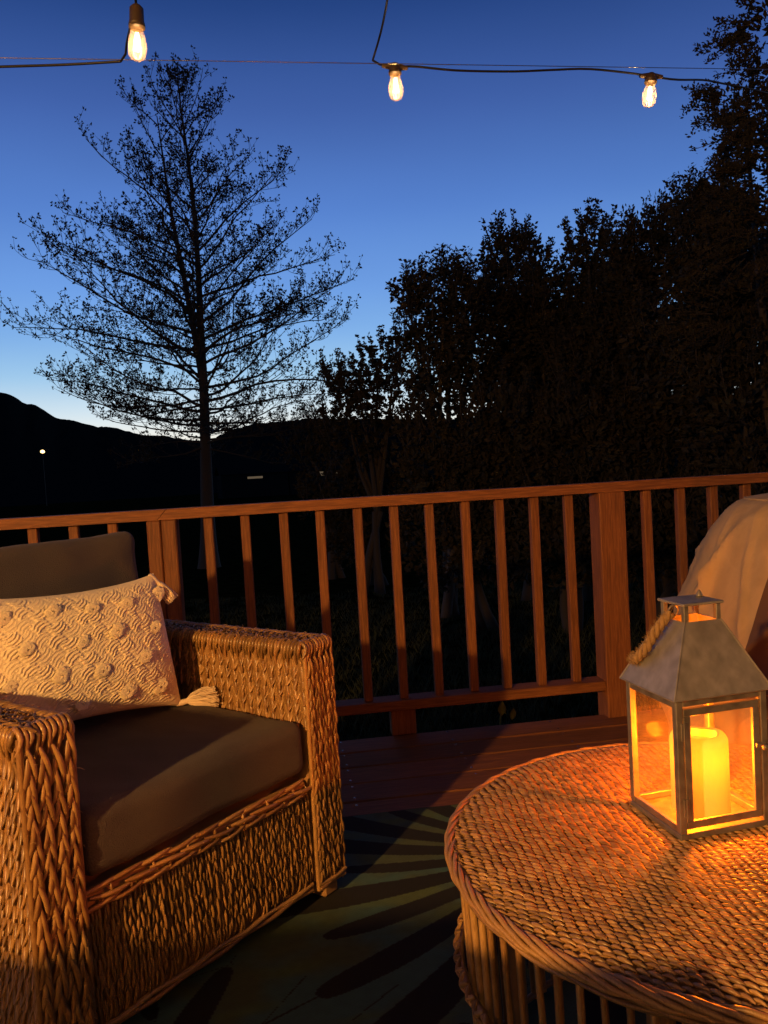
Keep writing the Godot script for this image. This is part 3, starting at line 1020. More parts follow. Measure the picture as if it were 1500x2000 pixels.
func table() -> void:
	var o := thing("wicker_table", "round woven wicker coffee table carrying the candle lantern", "table", TABLE_AT, 0.04)
	var core := Shape.new()
	core.lathe([Vector2(0.0, TABLE_H - 0.004), Vector2(0.34, TABLE_H - 0.004), Vector2(0.375, TABLE_H - 0.008), Vector2(0.397, TABLE_H - 0.017), Vector2(0.397, TABLE_H - 0.030), Vector2(0.0, TABLE_H - 0.026)], 72)
	part("tabletop", core.mesh(), mats["wicker_core"], o)
	# twined weave: every weft rises over a rib and dips behind the next
	var sm := []
	for k in 3:
		sm.append(strand_shape(0.0225, [0.0057, 0.0050, 0.0063][k], 0.0026, [0.0010, -0.0012, 0.0016][k]))
	var pu := 0.0126
	var pv := 0.0096
	var near := []
	var far := []
	var R := 0.402
	var nu := int(R / pu) + 1
	var nv := int(R / pv) + 1
	for j in range(-nv, nv + 1):
		for i in range(-nu, nu + 1):
			for e in [0, 1]:
				var x: float = pu * (i + 0.5 * e) + 0.0022 * sin(j * 0.23) + 0.0008 * sin(j * 1.1) + rng.randf_range(-0.0007, 0.0007)
				var z := pv * (j + 0.0) + (0.0021 if e else -0.0021) + 0.0035 * sin(i * 0.21 + 0.6) + 0.0015 * sin(i * 0.9) + rng.randf_range(-0.0006, 0.0006)
				if x * x + z * z > R * R:
					continue
				var lean: float = (-0.85 if e else 0.12) + rng.randf_range(-0.10, 0.10)
				var b := Basis(Vector3.UP, lean)
				# strand's own length lies along y, its outside along z: lay it down
				var lay := Basis(Vector3(0, 0, 1), Vector3(1, 0, 0), Vector3(0, 1, 0))
				var sc := rng.randf_range(0.80, 1.14)
				var tr := Transform3D(b * lay * Basis.from_scale(Vector3(sc * (1.08 if e else 0.72), sc * (0.92 if e else 0.8), 1.25 if e else 0.8)), Vector3(x, TABLE_H - 0.0016 - 0.012 * pow(smoothstep(0.345, 0.405, sqrt(x * x + z * z)), 1.6) + (0.0022 if e else 0.0) + rng.randf_range(-0.0004, 0.0007), z))
				if z > -0.05 and x < 0.15 and near.size() < 290 and (z > 0.06):
					near.append(tr)
				else:
					far.append(tr)
	var all := near + far
	weave(o, all, near.size(), sm, "weft_strand", "woven_top", "weft", "table_wicker")
	# rope border: strands laid round each other
	var turns := 22.0
	for k in 6:
		var rope := Shape.new()
		var pts := []
		var m := 620
		var tcol := tone()
		rope.tint = tcol
		for i in m:
			var a := TAU * i / m
			var ph := a * turns / 2.0 + TAU * k / 6.0
			var wob := 0.0008 * sin(a * 53.0 + k)
			var rr := 0.4035 + (0.0072 + wob) * cos(ph)
			pts.append(Vector3(rr * cos(a), TABLE_H - 0.0150 + (0.0075 + wob) * sin(ph), rr * sin(a)))
		rope.tube(pts, [0.0036], 7, false, true)
		part("rim_strand", rope.mesh(), mats["table_wicker"], o)
	for k in 3:
		var rope2 := Shape.new()
		rope2.tint = tone()
		var pts2 := []
		for i in 480:
			var a := TAU * i / 480.0
			var ph := a * 8.0 + TAU * k / 3.0
			pts2.append(Vector3((0.398 + 0.006 * cos(ph)) * cos(a), TABLE_H - 0.030 + 0.004 * sin(ph), (0.398 + 0.006 * cos(ph)) * sin(a)))
		rope2.tube(pts2, [0.0036], 6, false, true)
		part("rim_strand", rope2.mesh(), mats["table_wicker"], o)
	# upright canes in the open side
	var n := 78
	for i in n:
		var a := TAU * (i + rng.randf_range(-0.12, 0.12)) / n
		var s := Shape.new()
		var pts3 := []
		var bow := rng.randf_range(-0.003, 0.003)
		for j in 6:
			var f := j / 5.0
			var rr := lerpf(0.392, 0.374, f) + bow * sin(PI * f)
			pts3.append(Vector3(rr * cos(a + 0.004 * sin(f * 4.0 + i)), lerpf(TABLE_H - 0.03, 0.012, f), rr * sin(a + 0.004 * sin(f * 4.0 + i))))
		s.tube(pts3, [0.0050 + rng.randf_range(-0.0006, 0.0008)], 7)
		part("cane", s.mesh(), mats["strand%d" % rng.randi_range(0, 3)], o)
	# lower rings, wrapped where they cross the canes
	for y in [0.265, 0.02]:
		var rg := Shape.new()
		var pts4 := []
		var rr2 := 0.398 if y > 0.1 else 0.374
		for i in 200:
			var a := TAU * i / 200.0
			pts4.append(Vector3(rr2 * cos(a), y + 0.002 * sin(a * 31.0), rr2 * sin(a)))
		rg.tube(pts4, [0.0062], 7, false, true)
		part("ring", rg.mesh(), mats["strand1"], o)
	var wraps := []
	for i in n:
		var a := TAU * i / n
		for e in [-1.0, 1.0]:
			var b := Basis(Vector3.UP, -a + PI * 0.5) * Basis(Vector3(0, 0, 1), e * 0.9) * Basis.from_scale(Vector3(1.0, 0.62, 1.2))
			wraps.append(Transform3D(b, Vector3(0.401 * cos(a), 0.265, 0.401 * sin(a))))
	weave(o, wraps, 0, strand_meshes, "wrap", "wraps")
	for k in 4:
		var l := Shape.new()
		var a := TAU * (k + 0.4) / 4.0
		l.tube([Vector3(0.352 * cos(a), TABLE_H - 0.03, 0.352 * sin(a)), Vector3(0.345 * cos(a), 0.012, 0.345 * sin(a))], [0.016, 0.015], 10)
		part("leg", l.mesh(), mats["wicker_core"], o)

# ---------------------------------------------------------------- lantern and candle
const LANTERN_AT := Vector3(0.4029, 0.4495, -1.1334)
const LANTERN_TURN := 0.2395

func lantern() -> void:
	var o := thing("metal_lantern", "galvanized metal lantern with glass panes and a sloping roof on the wicker table", "lantern", LANTERN_AT, LANTERN_TURN)
	var W := 0.152
	var D := 0.136
	var Hh := 0.205
	var zd: Material = mats["zinc_dark"]
	var base := Shape.new()
	base.box(Vector3(W * 0.5, 0.005, -D * 0.5), Vector3(W, 0.009, D), 0.0012)
	part("base", base.mesh(), zd, o)
	for x in [0.0055, W - 0.0055]:
		for z in [-0.0055, -D + 0.0055]:
			var s := Shape.new()
			s.box(Vector3(x, Hh * 0.5 + 0.005, z), Vector3(0.011, Hh - 0.0095, 0.011), 0.001)
			part("corner_post", s.mesh(), zd, o)
	# rails round the body
	for y in [0.0145, Hh - 0.006]:
		for q in [[Vector3(0.0055, y, -D * 0.5), Vector3(0.009, 0.0098, D - 0.0224)], [Vector3(W - 0.0055, y, -D * 0.5), Vector3(0.009, 0.0098, D - 0.0224)], [Vector3(W * 0.5, y, -D + 0.0055), Vector3(W - 0.0224, 0.0098, 0.009)]]:
			var s := Shape.new()
			s.box(q[0], q[1], 0.001)
			part("rail", s.mesh(), zd, o)
	var head := Shape.new()
	head.box(Vector3(W * 0.5, Hh - 0.0045, -0.005), Vector3(W - 0.0224, 0.008, 0.009), 0.001)
	part("rail", head.mesh(), zd, o)
	# panes on three sides
	for q in [[Vector3(0.0055, Hh * 0.5 + 0.004, -D * 0.5), Vector3(0.002, Hh - 0.031, D - 0.0226)], [Vector3(W - 0.0055, Hh * 0.5 + 0.004, -D * 0.5), Vector3(0.002, Hh - 0.031, D - 0.0226)], [Vector3(W * 0.5, Hh * 0.5 + 0.004, -D + 0.0055), Vector3(W - 0.0226, Hh - 0.031, 0.002)]]:
		var s := Shape.new()
		s.box(q[0], q[1], 0.0)
		part("pane", s.mesh(), mats["pane"], o)
	# hinged door in the front: a frame round a pane, with gaps above and below it
	var door := Node3D.new()
	door.name = "door"
	o.add_child(door, true)
	var x0 := 0.0125
	var x1 := W - 0.0125
	var y0 := 0.0155
	var y1 := Hh - 0.0125
	for q in [[Vector3((x0 + x1) * 0.5, y0 + 0.0055, -0.004), Vector3(x1 - x0, 0.011, 0.006)], [Vector3((x0 + x1) * 0.5, y1 - 0.0055, -0.004), Vector3(x1 - x0, 0.011, 0.006)], [Vector3(x0 + 0.0055, (y0 + y1) * 0.5, -0.004), Vector3(0.011, y1 - y0 - 0.0224, 0.006)], [Vector3(x1 - 0.0055, (y0 + y1) * 0.5, -0.004), Vector3(0.011, y1 - y0 - 0.0224, 0.006)]]:
		var s := Shape.new()
		s.box(q[0], q[1], 0.0008)
		part("door_frame", s.mesh(), zd, door)
	var dp := Shape.new()
	dp.box(Vector3((x0 + x1) * 0.5, (y0 + y1) * 0.5, -0.0045), Vector3(x1 - x0 - 0.0224, y1 - y0 - 0.0224, 0.002), 0.0)
	part("pane", dp.mesh(), mats["pane"], door)
	for y in [0.048, Hh - 0.045]:
		var hs := Shape.new()
		hs.box(Vector3(x0 - 0.001, y, 0.0005), Vector3(0.011, 0.026, 0.0022), 0.0008)
		hs.tube([Vector3(x0 - 0.001, y - 0.013, 0.0012), Vector3(x0 - 0.001, y + 0.013, 0.0012)], [0.0016], 8)
		part("hinge", hs.mesh(), zd, door)
	var kn := Shape.new()
	kn.box(Vector3(x1 - 0.001, 0.125, 0.001), Vector3(0.016, 0.007, 0.005), 0.001)
	kn.lathe([Vector2(0.0, 0.0), Vector2(0.0025, 0.0), Vector2(0.0022, 0.006), Vector2(0.0045, 0.009), Vector2(0.004, 0.013), Vector2(0.0, 0.014)], 12, Vector3(x1 - 0.003, 0.125, 0.003), Basis(Vector3.RIGHT, PI * 0.5))
	part("latch", kn.mesh(), zd, door)
	# roof: four sloping sheets, open at the top
	var e := 0.006
	var c := Vector2(W * 0.5, -D * 0.5)
	var low := [Vector3(-e, Hh + 0.003, e), Vector3(W + e, Hh + 0.003, e), Vector3(W + e, Hh + 0.003, -D - e), Vector3(-e, Hh + 0.003, -D - e)]
	var cw := 0.031
	var cd := 0.030
	var topy := 0.310
	var high := [Vector3(c.x - cw, topy, c.y + cd), Vector3(c.x + cw, topy, c.y + cd), Vector3(c.x + cw, topy, c.y - cd), Vector3(c.x - cw, topy, c.y - cd)]
	for k in 4:
		var k2 := (k + 1) % 4
		var s := Shape.new()
		var a: Vector3 = low[k]
		var b: Vector3 = low[k2]
		var t1: Vector3 = high[k]
		var t2: Vector3 = high[k2]
		var out := (b - a).cross(t1 - a).normalized()
		var mid := (a + b) * 0.5 - Vector3(c.x, 0, c.y)
		mid.y = 0.0
		if out.dot(mid) < 0.0:
			out = -out
		var th := out * 0.0018
		s.flat([a, b, t2, t1], out)
		s.flat([a - th, b - th, t2 - th, t1 - th], -out)
		for q in [[a, b], [t1, t2], [a, t1], [b, t2]]:
			s.flat([q[0], q[1], q[1] - th, q[0] - th], (q[0] + q[1]) * 0.5 - (a + b + t1 + t2) * 0.25)
		var sheet := part("roof_panel", s.mesh(), mats["zinc"], o)
		var seam := Shape.new()
		seam.tube([a + Vector3(0, 0.0004, 0), t1], [0.0014], 6)
		part("seam", seam.mesh(), mats["zinc"], sheet)
		var hem := Shape.new()
		hem.tube([a, b], [0.0013], 6)
		part("hem", hem.mesh(), mats["zinc"], sheet)
	# vent on top: four little posts and a cap
	for k in 4:
		var s := Shape.new()
		var hp: Vector3 = high[k]
		var inn := Vector3(signf(c.x - hp.x) * 0.0035, 0, signf(c.y - hp.z) * 0.0035)
		s.box(hp + inn + Vector3(0, 0.012, 0), Vector3(0.008, 0.0245, 0.008), 0.0008)
		part("vent_post", s.mesh(), zd, o)
	var cp := Shape.new()
	cp.box(Vector3(c.x, topy + 0.0262, c.y), Vector3(cw * 2.0 + 0.008, 0.004, cd * 2.0 + 0.008), 0.001)
	part("cap", cp.mesh(), mats["zinc"], o)
	var st := Shape.new()
	st.lathe([Vector2(0.0, 0.0), Vector2(0.006, 0.0), Vector2(0.005, 0.004), Vector2(0.002, 0.010), Vector2(0.0, 0.0115)], 12, Vector3(c.x + cw - 0.006, topy + 0.0280, c.y - 0.012))
	part("finial", st.mesh(), zd, o)
	# loop of wire at the left and the rope handle that has fallen against the roof
	var h := Node3D.new()
	h.name = "handle"
	o.add_child(h, true)
	var rg := Shape.new()
	var pts := []
	for i in 20:
		var g := TAU * i / 20.0
		pts.append(Vector3(c.x - cw - 0.004 + 0.008 * cos(g), topy + 0.015 + 0.009 * sin(g), c.y + 0.008 + 0.003 * sin(g)))
	rg.tube(pts, [0.0016], 6, false, true)
	part("wire_loop", rg.mesh(), zd, h)
	var rp := []
	var arc := [Vector3(c.x - cw - 0.008, topy + 0.012, c.y + 0.008), Vector3(c.x - cw - 0.016, topy + 0.002, c.y + 0.003), Vector3(c.x - cw - 0.027, topy - 0.020, c.y - 0.008), Vector3(c.x - cw - 0.036, topy - 0.046, c.y - 0.020), Vector3(c.x - cw - 0.042, topy - 0.066, c.y - 0.040), Vector3(c.x - cw - 0.030, topy - 0.072, c.y - 0.068), Vector3(c.x - 0.02, topy - 0.066, c.y - 0.080)]
	var cv := Curve3D.new()
	for i in arc.size():
		var pr: Vector3 = arc[maxi(i - 1, 0)]
		var nx: Vector3 = arc[mini(i + 1, arc.size() - 1)]
		cv.add_point(arc[i], (pr - nx) * 0.17, (nx - pr) * 0.17)
	for i in 46:
		rp.append(cv.sample_baked(cv.get_baked_length() * i / 45.0))
	for k in 3:
		var tw := Shape.new()
		var ptw := []
		for i in rp.size():
			var d: Vector3 = (rp[mini(i + 1, rp.size() - 1)] - rp[maxi(i - 1, 0)]).normalized()
			var sv := d.cross(Vector3(0, 0, 1)).normalized()
			var uv := sv.cross(d)
			var g := i * 0.62 + TAU * k / 3.0
			ptw.append(rp[i] + (sv * cos(g) + uv * sin(g)) * 0.0040)
		tw.tube(ptw, [0.0043], 6)
		part("rope_strand", tw.mesh(), mats["rope"], h)
	var fuzz := Shape.new()
	for i in 1100:
		var p: Vector3 = rp[rng.randi_range(0, rp.size() - 1)]
		var d2 := Vector3(rng.randfn(), rng.randfn(), rng.randfn()).normalized()
		fuzz.tube([p + d2 * 0.005, p + d2 * 0.0125 + Vector3(0, 0.0005, 0)], [0.00035, 0.0002], 3, false)
	var fz := part("rope_fuzz", fuzz.mesh(), mats["rope"], h)
	fz.set_meta("kind", "stuff")
	# the candle
	var cpos := LANTERN_AT + Basis(Vector3.UP, LANTERN_TURN) * Vector3(0.083, 0.0096, -0.070)
	var cn := thing("pillar_candle", "glowing wax pillar candle inside the metal lantern", "candle", cpos, 0.0)
	var R := 0.0430
	var ht := 0.119
	var body := Shape.new()
	var rows := []
	var prof := []
	for i in 15:
		prof.append(Vector2(R, ht * 0.88 * i / 14.0))
	for i in range(1, 9):
		var g := PI * 0.5 * i / 8.0
		prof.append(Vector2(R - 0.013 + 0.013 * cos(g), ht * 0.88 + 0.0155 * sin(g)))
	for q in [[R - 0.016, -0.0015], [R - 0.020, -0.008], [R - 0.026, -0.013], [0.010, -0.0145], [0.0, -0.0145]]:
		prof.append(Vector2(q[0], ht + q[1]))
	for i in prof.size():
		var row := []
		for k in 40:
			var g := TAU * k / 40.0
			var dip := 0.0
			if prof[i].y > ht * 0.8:
				dip = 0.0016 * sin(g * 2.0 + 0.6) + 0.001 * sin(g * 3.0 + 2.0)
			row.append(Vector3(prof[i].x * cos(g), prof[i].y + dip * (1.0 if prof[i].x > 0.02 else 0.2), prof[i].x * sin(g)))
		rows.append(row)
	body.grid(rows, func(p): return Vector3(p.x, maxf(0.0, p.y - ht * 0.85) * 3.0, p.z) + Vector3(0, 0.0005, 0), true)
	part("wax_body", body.mesh(), mats["wax"], cn)
	omni("candle_light", Vector3(0.0, 0.088, 0.0), CANDLE_ENERGY, lin(1.0, 0.165, 0.003), 0.012, cn)

const CANDLE_ENERGY := 0.29

# ---------------------------------------------------------------- covered furniture
func cover_point(a: float, h: float) -> Vector3:
	# a draped cover: squarish plan that grows downwards from a sharp shoulder, with folds hanging from it
	var shape := [[0, 0.574], [0.2, 0.567], [0.4, 0.559], [0.5, 0.553], [0.55, 0.546], [0.6, 0.537], [0.64, 0.52], [0.68, 0.502], [0.72, 0.486], [0.76, 0.468], [0.8, 0.448], [0.84, 0.417], [0.86, 0.4], [0.88, 0.372], [0.893, 0.33], [0.903, 0.24], [0.91, 0.1], [0.918, 0.03]]
	var wx := 0.03
	for k in shape.size() - 1:
		if h >= shape[k][0] and h <= shape[k + 1][0]:
			var t: float = (h - shape[k][0]) / (shape[k + 1][0] - shape[k][0])
			wx = lerpf(shape[k][1], shape[k + 1][1], t)
	var wz := wx * 0.75
	var c := cos(a)
	var s := sin(a)
	var r := pow(pow(absf(c), 3.0) + pow(absf(s), 3.0), -1.0 / 3.0)
	# long slanting folds, sharper on their outer side
	var p := a * 4.5 + h * 5.5 + 1.1 * noise.get_noise_2d(a * 90.0, h * 120.0)
	var fold := 0.030 * pow(1.0 - absf(sin(p)), 3.0) - 0.010 + 0.014 * pow(1.0 - absf(sin(a * 6.0 - h * 7.0 + 2.0 * noise.get_noise_2d(h * 150.0, a * 60.0))), 5.0)
	fold += 0.018 * noise.get_noise_3d(c * 70.0, h * 90.0, s * 70.0)
	fold *= 1.0 - 0.85 * smoothstep(0.70, 0.90, h)
	# a tuck pinched into the shoulder
	var tuck := exp(-pow((h - 0.76 - 0.35 * (a - 2.75)) / 0.022, 2.0)) * smoothstep(0.5, 0.1, absf(a - 2.75))
	fold -= 0.005 * tuck
	return Vector3((wx * r + fold) * c, h, (wz * r + fold) * s)

func cover() -> void:
	var o := thing("furniture_cover", "tan fabric cover draped over patio furniture behind the lantern", "cover", Vector3(1.30, 0.0, -2.0), 0.15)
	var rows := []
	for i in 61:
		var h := 0.006 + 0.911 * sin(PI * 0.5 * i / 60.0)
		var row := []
		for k in 220:
			row.append(cover_point(TAU * k / 220.0, h))
		rows.append(row)
	var s := Shape.new()
	s.grid(rows, func(p): return Vector3(p.x, 0.05 + maxf(0.0, p.y - 0.72) * 2.0, p.z), true)
	var last: Array = rows[60]
	var mid := Vector3(0, 0.9195, 0)
	var cc := s.vert(mid, Vector3.UP)
	var first := s.v.size()
	for k in 220:
		s.vert(last[k], Vector3.UP)
	for k in 220:
		s.tri(cc, first + k, first + (k + 1) % 220)
	part("cover_cloth", s.mesh(), mats["tan_canvas"], o)
	# seam round the shoulder
	var sm := Shape.new()
	var sp := []
	for k in 160:
		var p := cover_point(TAU * k / 160.0, 0.886)
		sp.append(p + Vector3(p.x, 0.1, p.z).normalized() * 0.002)
	sm.tube(sp, [0.0026], 6, false, true)
	part("seam", sm.mesh(), mats["tan_canvas"], o)
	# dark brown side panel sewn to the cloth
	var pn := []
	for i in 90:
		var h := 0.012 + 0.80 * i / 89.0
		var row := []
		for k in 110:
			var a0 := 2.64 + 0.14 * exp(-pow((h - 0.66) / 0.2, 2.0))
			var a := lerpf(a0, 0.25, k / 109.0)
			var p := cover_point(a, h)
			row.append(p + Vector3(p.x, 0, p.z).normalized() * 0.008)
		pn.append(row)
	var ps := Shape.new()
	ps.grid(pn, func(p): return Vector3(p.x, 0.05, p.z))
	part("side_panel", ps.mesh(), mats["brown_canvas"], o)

# ---------------------------------------------------------------- string lights
func curve_points(pts: Array, per := 12) -> Array:
	var cv := Curve3D.new()
	for i in pts.size():
		var pr: Vector3 = pts[maxi(i - 1, 0)]
		var nx: Vector3 = pts[mini(i + 1, pts.size() - 1)]
		cv.add_point(pts[i], (pr - nx) * 0.16, (nx - pr) * 0.16)
	var out := []
	var m := per * (pts.size() - 1)
	for i in m + 1:
		out.append(cv.sample_baked(cv.get_baked_length() * i / float(m), true))
	return out

func bulb(o: Node3D, top: Vector3, down: Vector3, along: Vector3, tee: bool) -> void:
	# top: where the cord enters the socket
	var d := down.normalized()
	var sx := d.cross(Vector3(0, 0, 1)).normalized()
	var b := Basis(sx, -d, sx.cross(-d).normalized())
	var so := Shape.new()
	var cord_at := top
	if tee:
		# the cord runs through the short socket of a tee
		top = top - d * 0.024
	var lift := -0.014 if tee else 0.008
	so.lathe([Vector2(0.0, lift), Vector2(0.010, lift - 0.001), Vector2(0.0165, lift - 0.008), Vector2(0.0175, -0.030), Vector2(0.0195, -0.036), Vector2(0.0195, -0.046), Vector2(0.0, -0.046)], 18, top, b)
	if tee:
		var e := along.normalized()
		so.tube([cord_at - e * 0.040, cord_at - e * 0.012, cord_at + e * 0.012, cord_at + e * 0.040], [0.0055, 0.010, 0.010, 0.0055], 10)
	part("socket", so.mesh(), mats["socket"], o)
	var g := Node3D.new()
	g.name = "bulb"
	o.add_child(g, true)
	var gs := Shape.new()
	gs.lathe([Vector2(0.0135, -0.046), Vector2(0.0150, -0.054), Vector2(0.0190, -0.068), Vector2(0.0222, -0.084), Vector2(0.0230, -0.096), Vector2(0.0214, -0.108), Vector2(0.0170, -0.117), Vector2(0.0090, -0.1225), Vector2(0.0, -0.124)], 24, top, b)
	part("bulb_glass", gs.mesh(), mats["amber_pane"], g)
	var fs := Shape.new()
	for k in 4:
		var a := TAU * k / 4.0 + 0.5
		fs.tube([top + b * Vector3(0.0035 * cos(a), -0.058, 0.0035 * sin(a)), top + b * Vector3(0.0068 * cos(a + 0.5), -0.080, 0.0068 * sin(a + 0.5)), top + b * Vector3(0.0055 * cos(a + 1.0), -0.101, 0.0055 * sin(a + 1.0))], [0.0016, 0.0024, 0.0016], 6)
	part("filament", fs.mesh(), mats["filament"], g)
	omni("bulb_light", top + b * Vector3(0, -0.082, 0), BULB_ENERGY, lin(1.0, 0.52, 0.18), 0.012, g)

const BULB_ENERGY := 0.02

func strings() -> void:
	var gw := thing("guide_wire", "thin steel wire stretched above the deck that carries the bulbs", "wire")
	var ws := Shape.new()
	var w0 := Vector3(-0.642, 2.187, -2.27)
	var w1 := Vector3(0.991, 2.262, -2.65)
	var dd := (w1 - w0)
	ws.tube([w0 - dd * 1.2, w0, w1, w1 + dd * 0.9], [0.0011], 6)
	part("wire_strand", ws.mesh(), mats["steel"], gw)
	# left string: along the wire from the left, then overhead to the house
	var a := thing("string_lights", "black light string with the single bulb above the bare tree", "lights", Vector3.ZERO, 0.0, "strings of bulbs over the deck")
	var top1 := Vector3(-0.530, 2.166, -2.0)
	var cl := Shape.new()
	cl.tube(curve_points([Vector3(-2.4, 2.13, -1.9), Vector3(-1.5, 2.10, -2.06), Vector3(-0.958, 2.151, -2.2), Vector3(-0.80, 2.170, -2.245), Vector3(-0.655, 2.182, -2.268)]), [0.0034], 7)
	cl.tube(curve_points([Vector3(-0.655, 2.182, -2.268), Vector3(-0.640, 2.188, -2.26), Vector3(-0.615, 2.196, -2.2), Vector3(-0.57, 2.182, -2.09), top1 + Vector3(0, 0.012, 0), Vector3(-0.515, 2.20, -1.9), Vector3(-0.49, 2.27, -1.2), Vector3(-0.46, 2.36, -0.3), Vector3(-0.42, 2.46, 0.6), Vector3(-0.38, 2.62, 1.7)]), [0.0034], 7)
	part("cord", cl.mesh(), mats["cord"], a)
	bulb(a, top1, Vector3(-0.05, -1, 0.0), Vector3(0.1, 0.1, 1), false)
	for p in [Vector3(-0.49, 2.262, -1.2), Vector3(-0.46, 2.352, -0.3), Vector3(-0.42, 2.452, 0.6)]:
		bulb(a, p, Vector3(0, -1, 0), Vector3(0, 0.1, 1), true)
	# right string
	var c := thing("string_lights", "black light string with two bulbs running out to the dark trees", "lights", Vector3.ZERO, 0.0, "strings of bulbs over the deck")
	var t2 := Vector3(0.110, 2.240, -2.5)
	var t3 := Vector3(0.943, 2.238, -2.65)
	var cr := Shape.new()
	cr.tube(curve_points([Vector3(0.30, 2.62, 1.7), Vector3(0.22, 2.50, 0.6), Vector3(0.17, 2.42, -0.3), Vector3(0.14, 2.36, -1.2), Vector3(0.108, 2.345, -2.0), Vector3(0.092, 2.330, -2.3), Vector3(0.066, 2.322, -2.5), Vector3(0.045, 2.288, -2.55)]), [0.0034], 7)
	cr.tube(curve_points([Vector3(0.045, 2.288, -2.55), Vector3(0.062, 2.268, -2.535), t2, Vector3(0.17, 2.243, -2.51), Vector3(0.30, 2.236, -2.535), Vector3(0.479, 2.240, -2.57), Vector3(0.734, 2.258, -2.62), Vector3(0.88, 2.246, -2.64), t3, Vector3(1.042, 2.246, -2.7), Vector3(1.177, 2.285, -2.8), Vector3(1.7, 2.36, -3.2), Vector3(2.6, 2.65, -4.4), Vector3(3.3, 3.0, -6.6)]), [0.0034], 7)
	part("cord", cr.mesh(), mats["cord"], c)
	bulb(c, t2, Vector3(0.0, -1, 0.0), Vector3(1, -0.1, -0.1), true)
	bulb(c, t3, Vector3(-0.14, -1, 0.05), Vector3(1, 0.0, -0.2), true)
	for p in [Vector3(0.14, 2.352, -1.2), Vector3(0.17, 2.412, -0.3), Vector3(0.22, 2.492, 0.6)]:
		bulb(c, p, Vector3(0, -1, 0), Vector3(0, 0.1, 1), true)

# ---------------------------------------------------------------- land
func ground() -> void:
	var s := Shape.new()
	var rows := []
	for j in 49:
		var row := []
		for i in 61:
			var fx := (i / 60.0 - 0.5) * 2.0
			var fz := j / 48.0
			var x := signf(fx) * pow(absf(fx), 2.2) * 1400.0
			var z := 60.0 - pow(fz, 2.4) * 1800.0 if fz > 0.2 else lerpf(60.0, 60.0 - pow(0.2, 2.4) * 1800.0, fz / 0.2)
			var y := -0.85 + 0.12 * noise.get_noise_2d(x * 3.0, z * 3.0) * smoothstep(2.0, 12.0, absf(z + 2.0) + absf(x) * 0.5)
			row.append(Vector3(x, y, z))
		rows.append(row)
	s.grid(rows, func(_p): return Vector3.UP)
	var o := part("lawn", s.mesh(), mats["lawn"], self)
	o.set_meta("kind", "structure")

func hill(called: String, m: Material, prof: Array, r0: float, r1: float, sd: int, foot: float) -> void:
	# prof: [bearing in degrees (left of -z is negative), rise over distance at the crest]
	var nz := FastNoiseLite.new()
	nz.seed = sd
	nz.frequency = 1.0
	var s := Shape.new()
	var rows := []
	var n := 26
	var steps := 420
	var a0: float = prof[0][0]
	var a1: float = prof[prof.size() - 1][0]
	for j in n + 1:
		var row := []
		var f := float(j) / n
		for i in steps + 1:
			var a := lerpf(a0, a1, float(i) / steps)
			var e := 0.0
			for k in prof.size() - 1:
				if a >= prof[k][0] and a <= prof[k + 1][0]:
					var u: float = (a - prof[k][0]) / (prof[k + 1][0] - prof[k][0])
					u = u * u * (3.0 - 2.0 * u)
					e = lerpf(prof[k][1], prof[k + 1][1], u)
			var r := lerpf(r0, r1 * 1.25, f)
			var up := smoothstep(0.0, 0.8, f) if f <= 0.8 else 1.0 - 0.4 * smoothstep(0.8, 1.0, f)
			var crest := e * r1
			var y := -1.0 + foot + (crest - foot) * up
			# tree tops roughen the slope
			y += r1 * (0.0018 * nz.get_noise_2d(a * 3.0, f * 16.0) + 0.0014 * absf(nz.get_noise_2d(a * 11.0 + 50.0, f * 30.0))) * smoothstep(0.1, 0.6, f)
			row.append(Vector3(sin(deg_to_rad(a)) * r, y, -cos(deg_to_rad(a)) * r))
		rows.append(row)
	s.grid(rows, func(_p): return Vector3.UP)
	var o := part(numbered(called), s.mesh(), m, self)
	o.set_meta("kind", "structure")

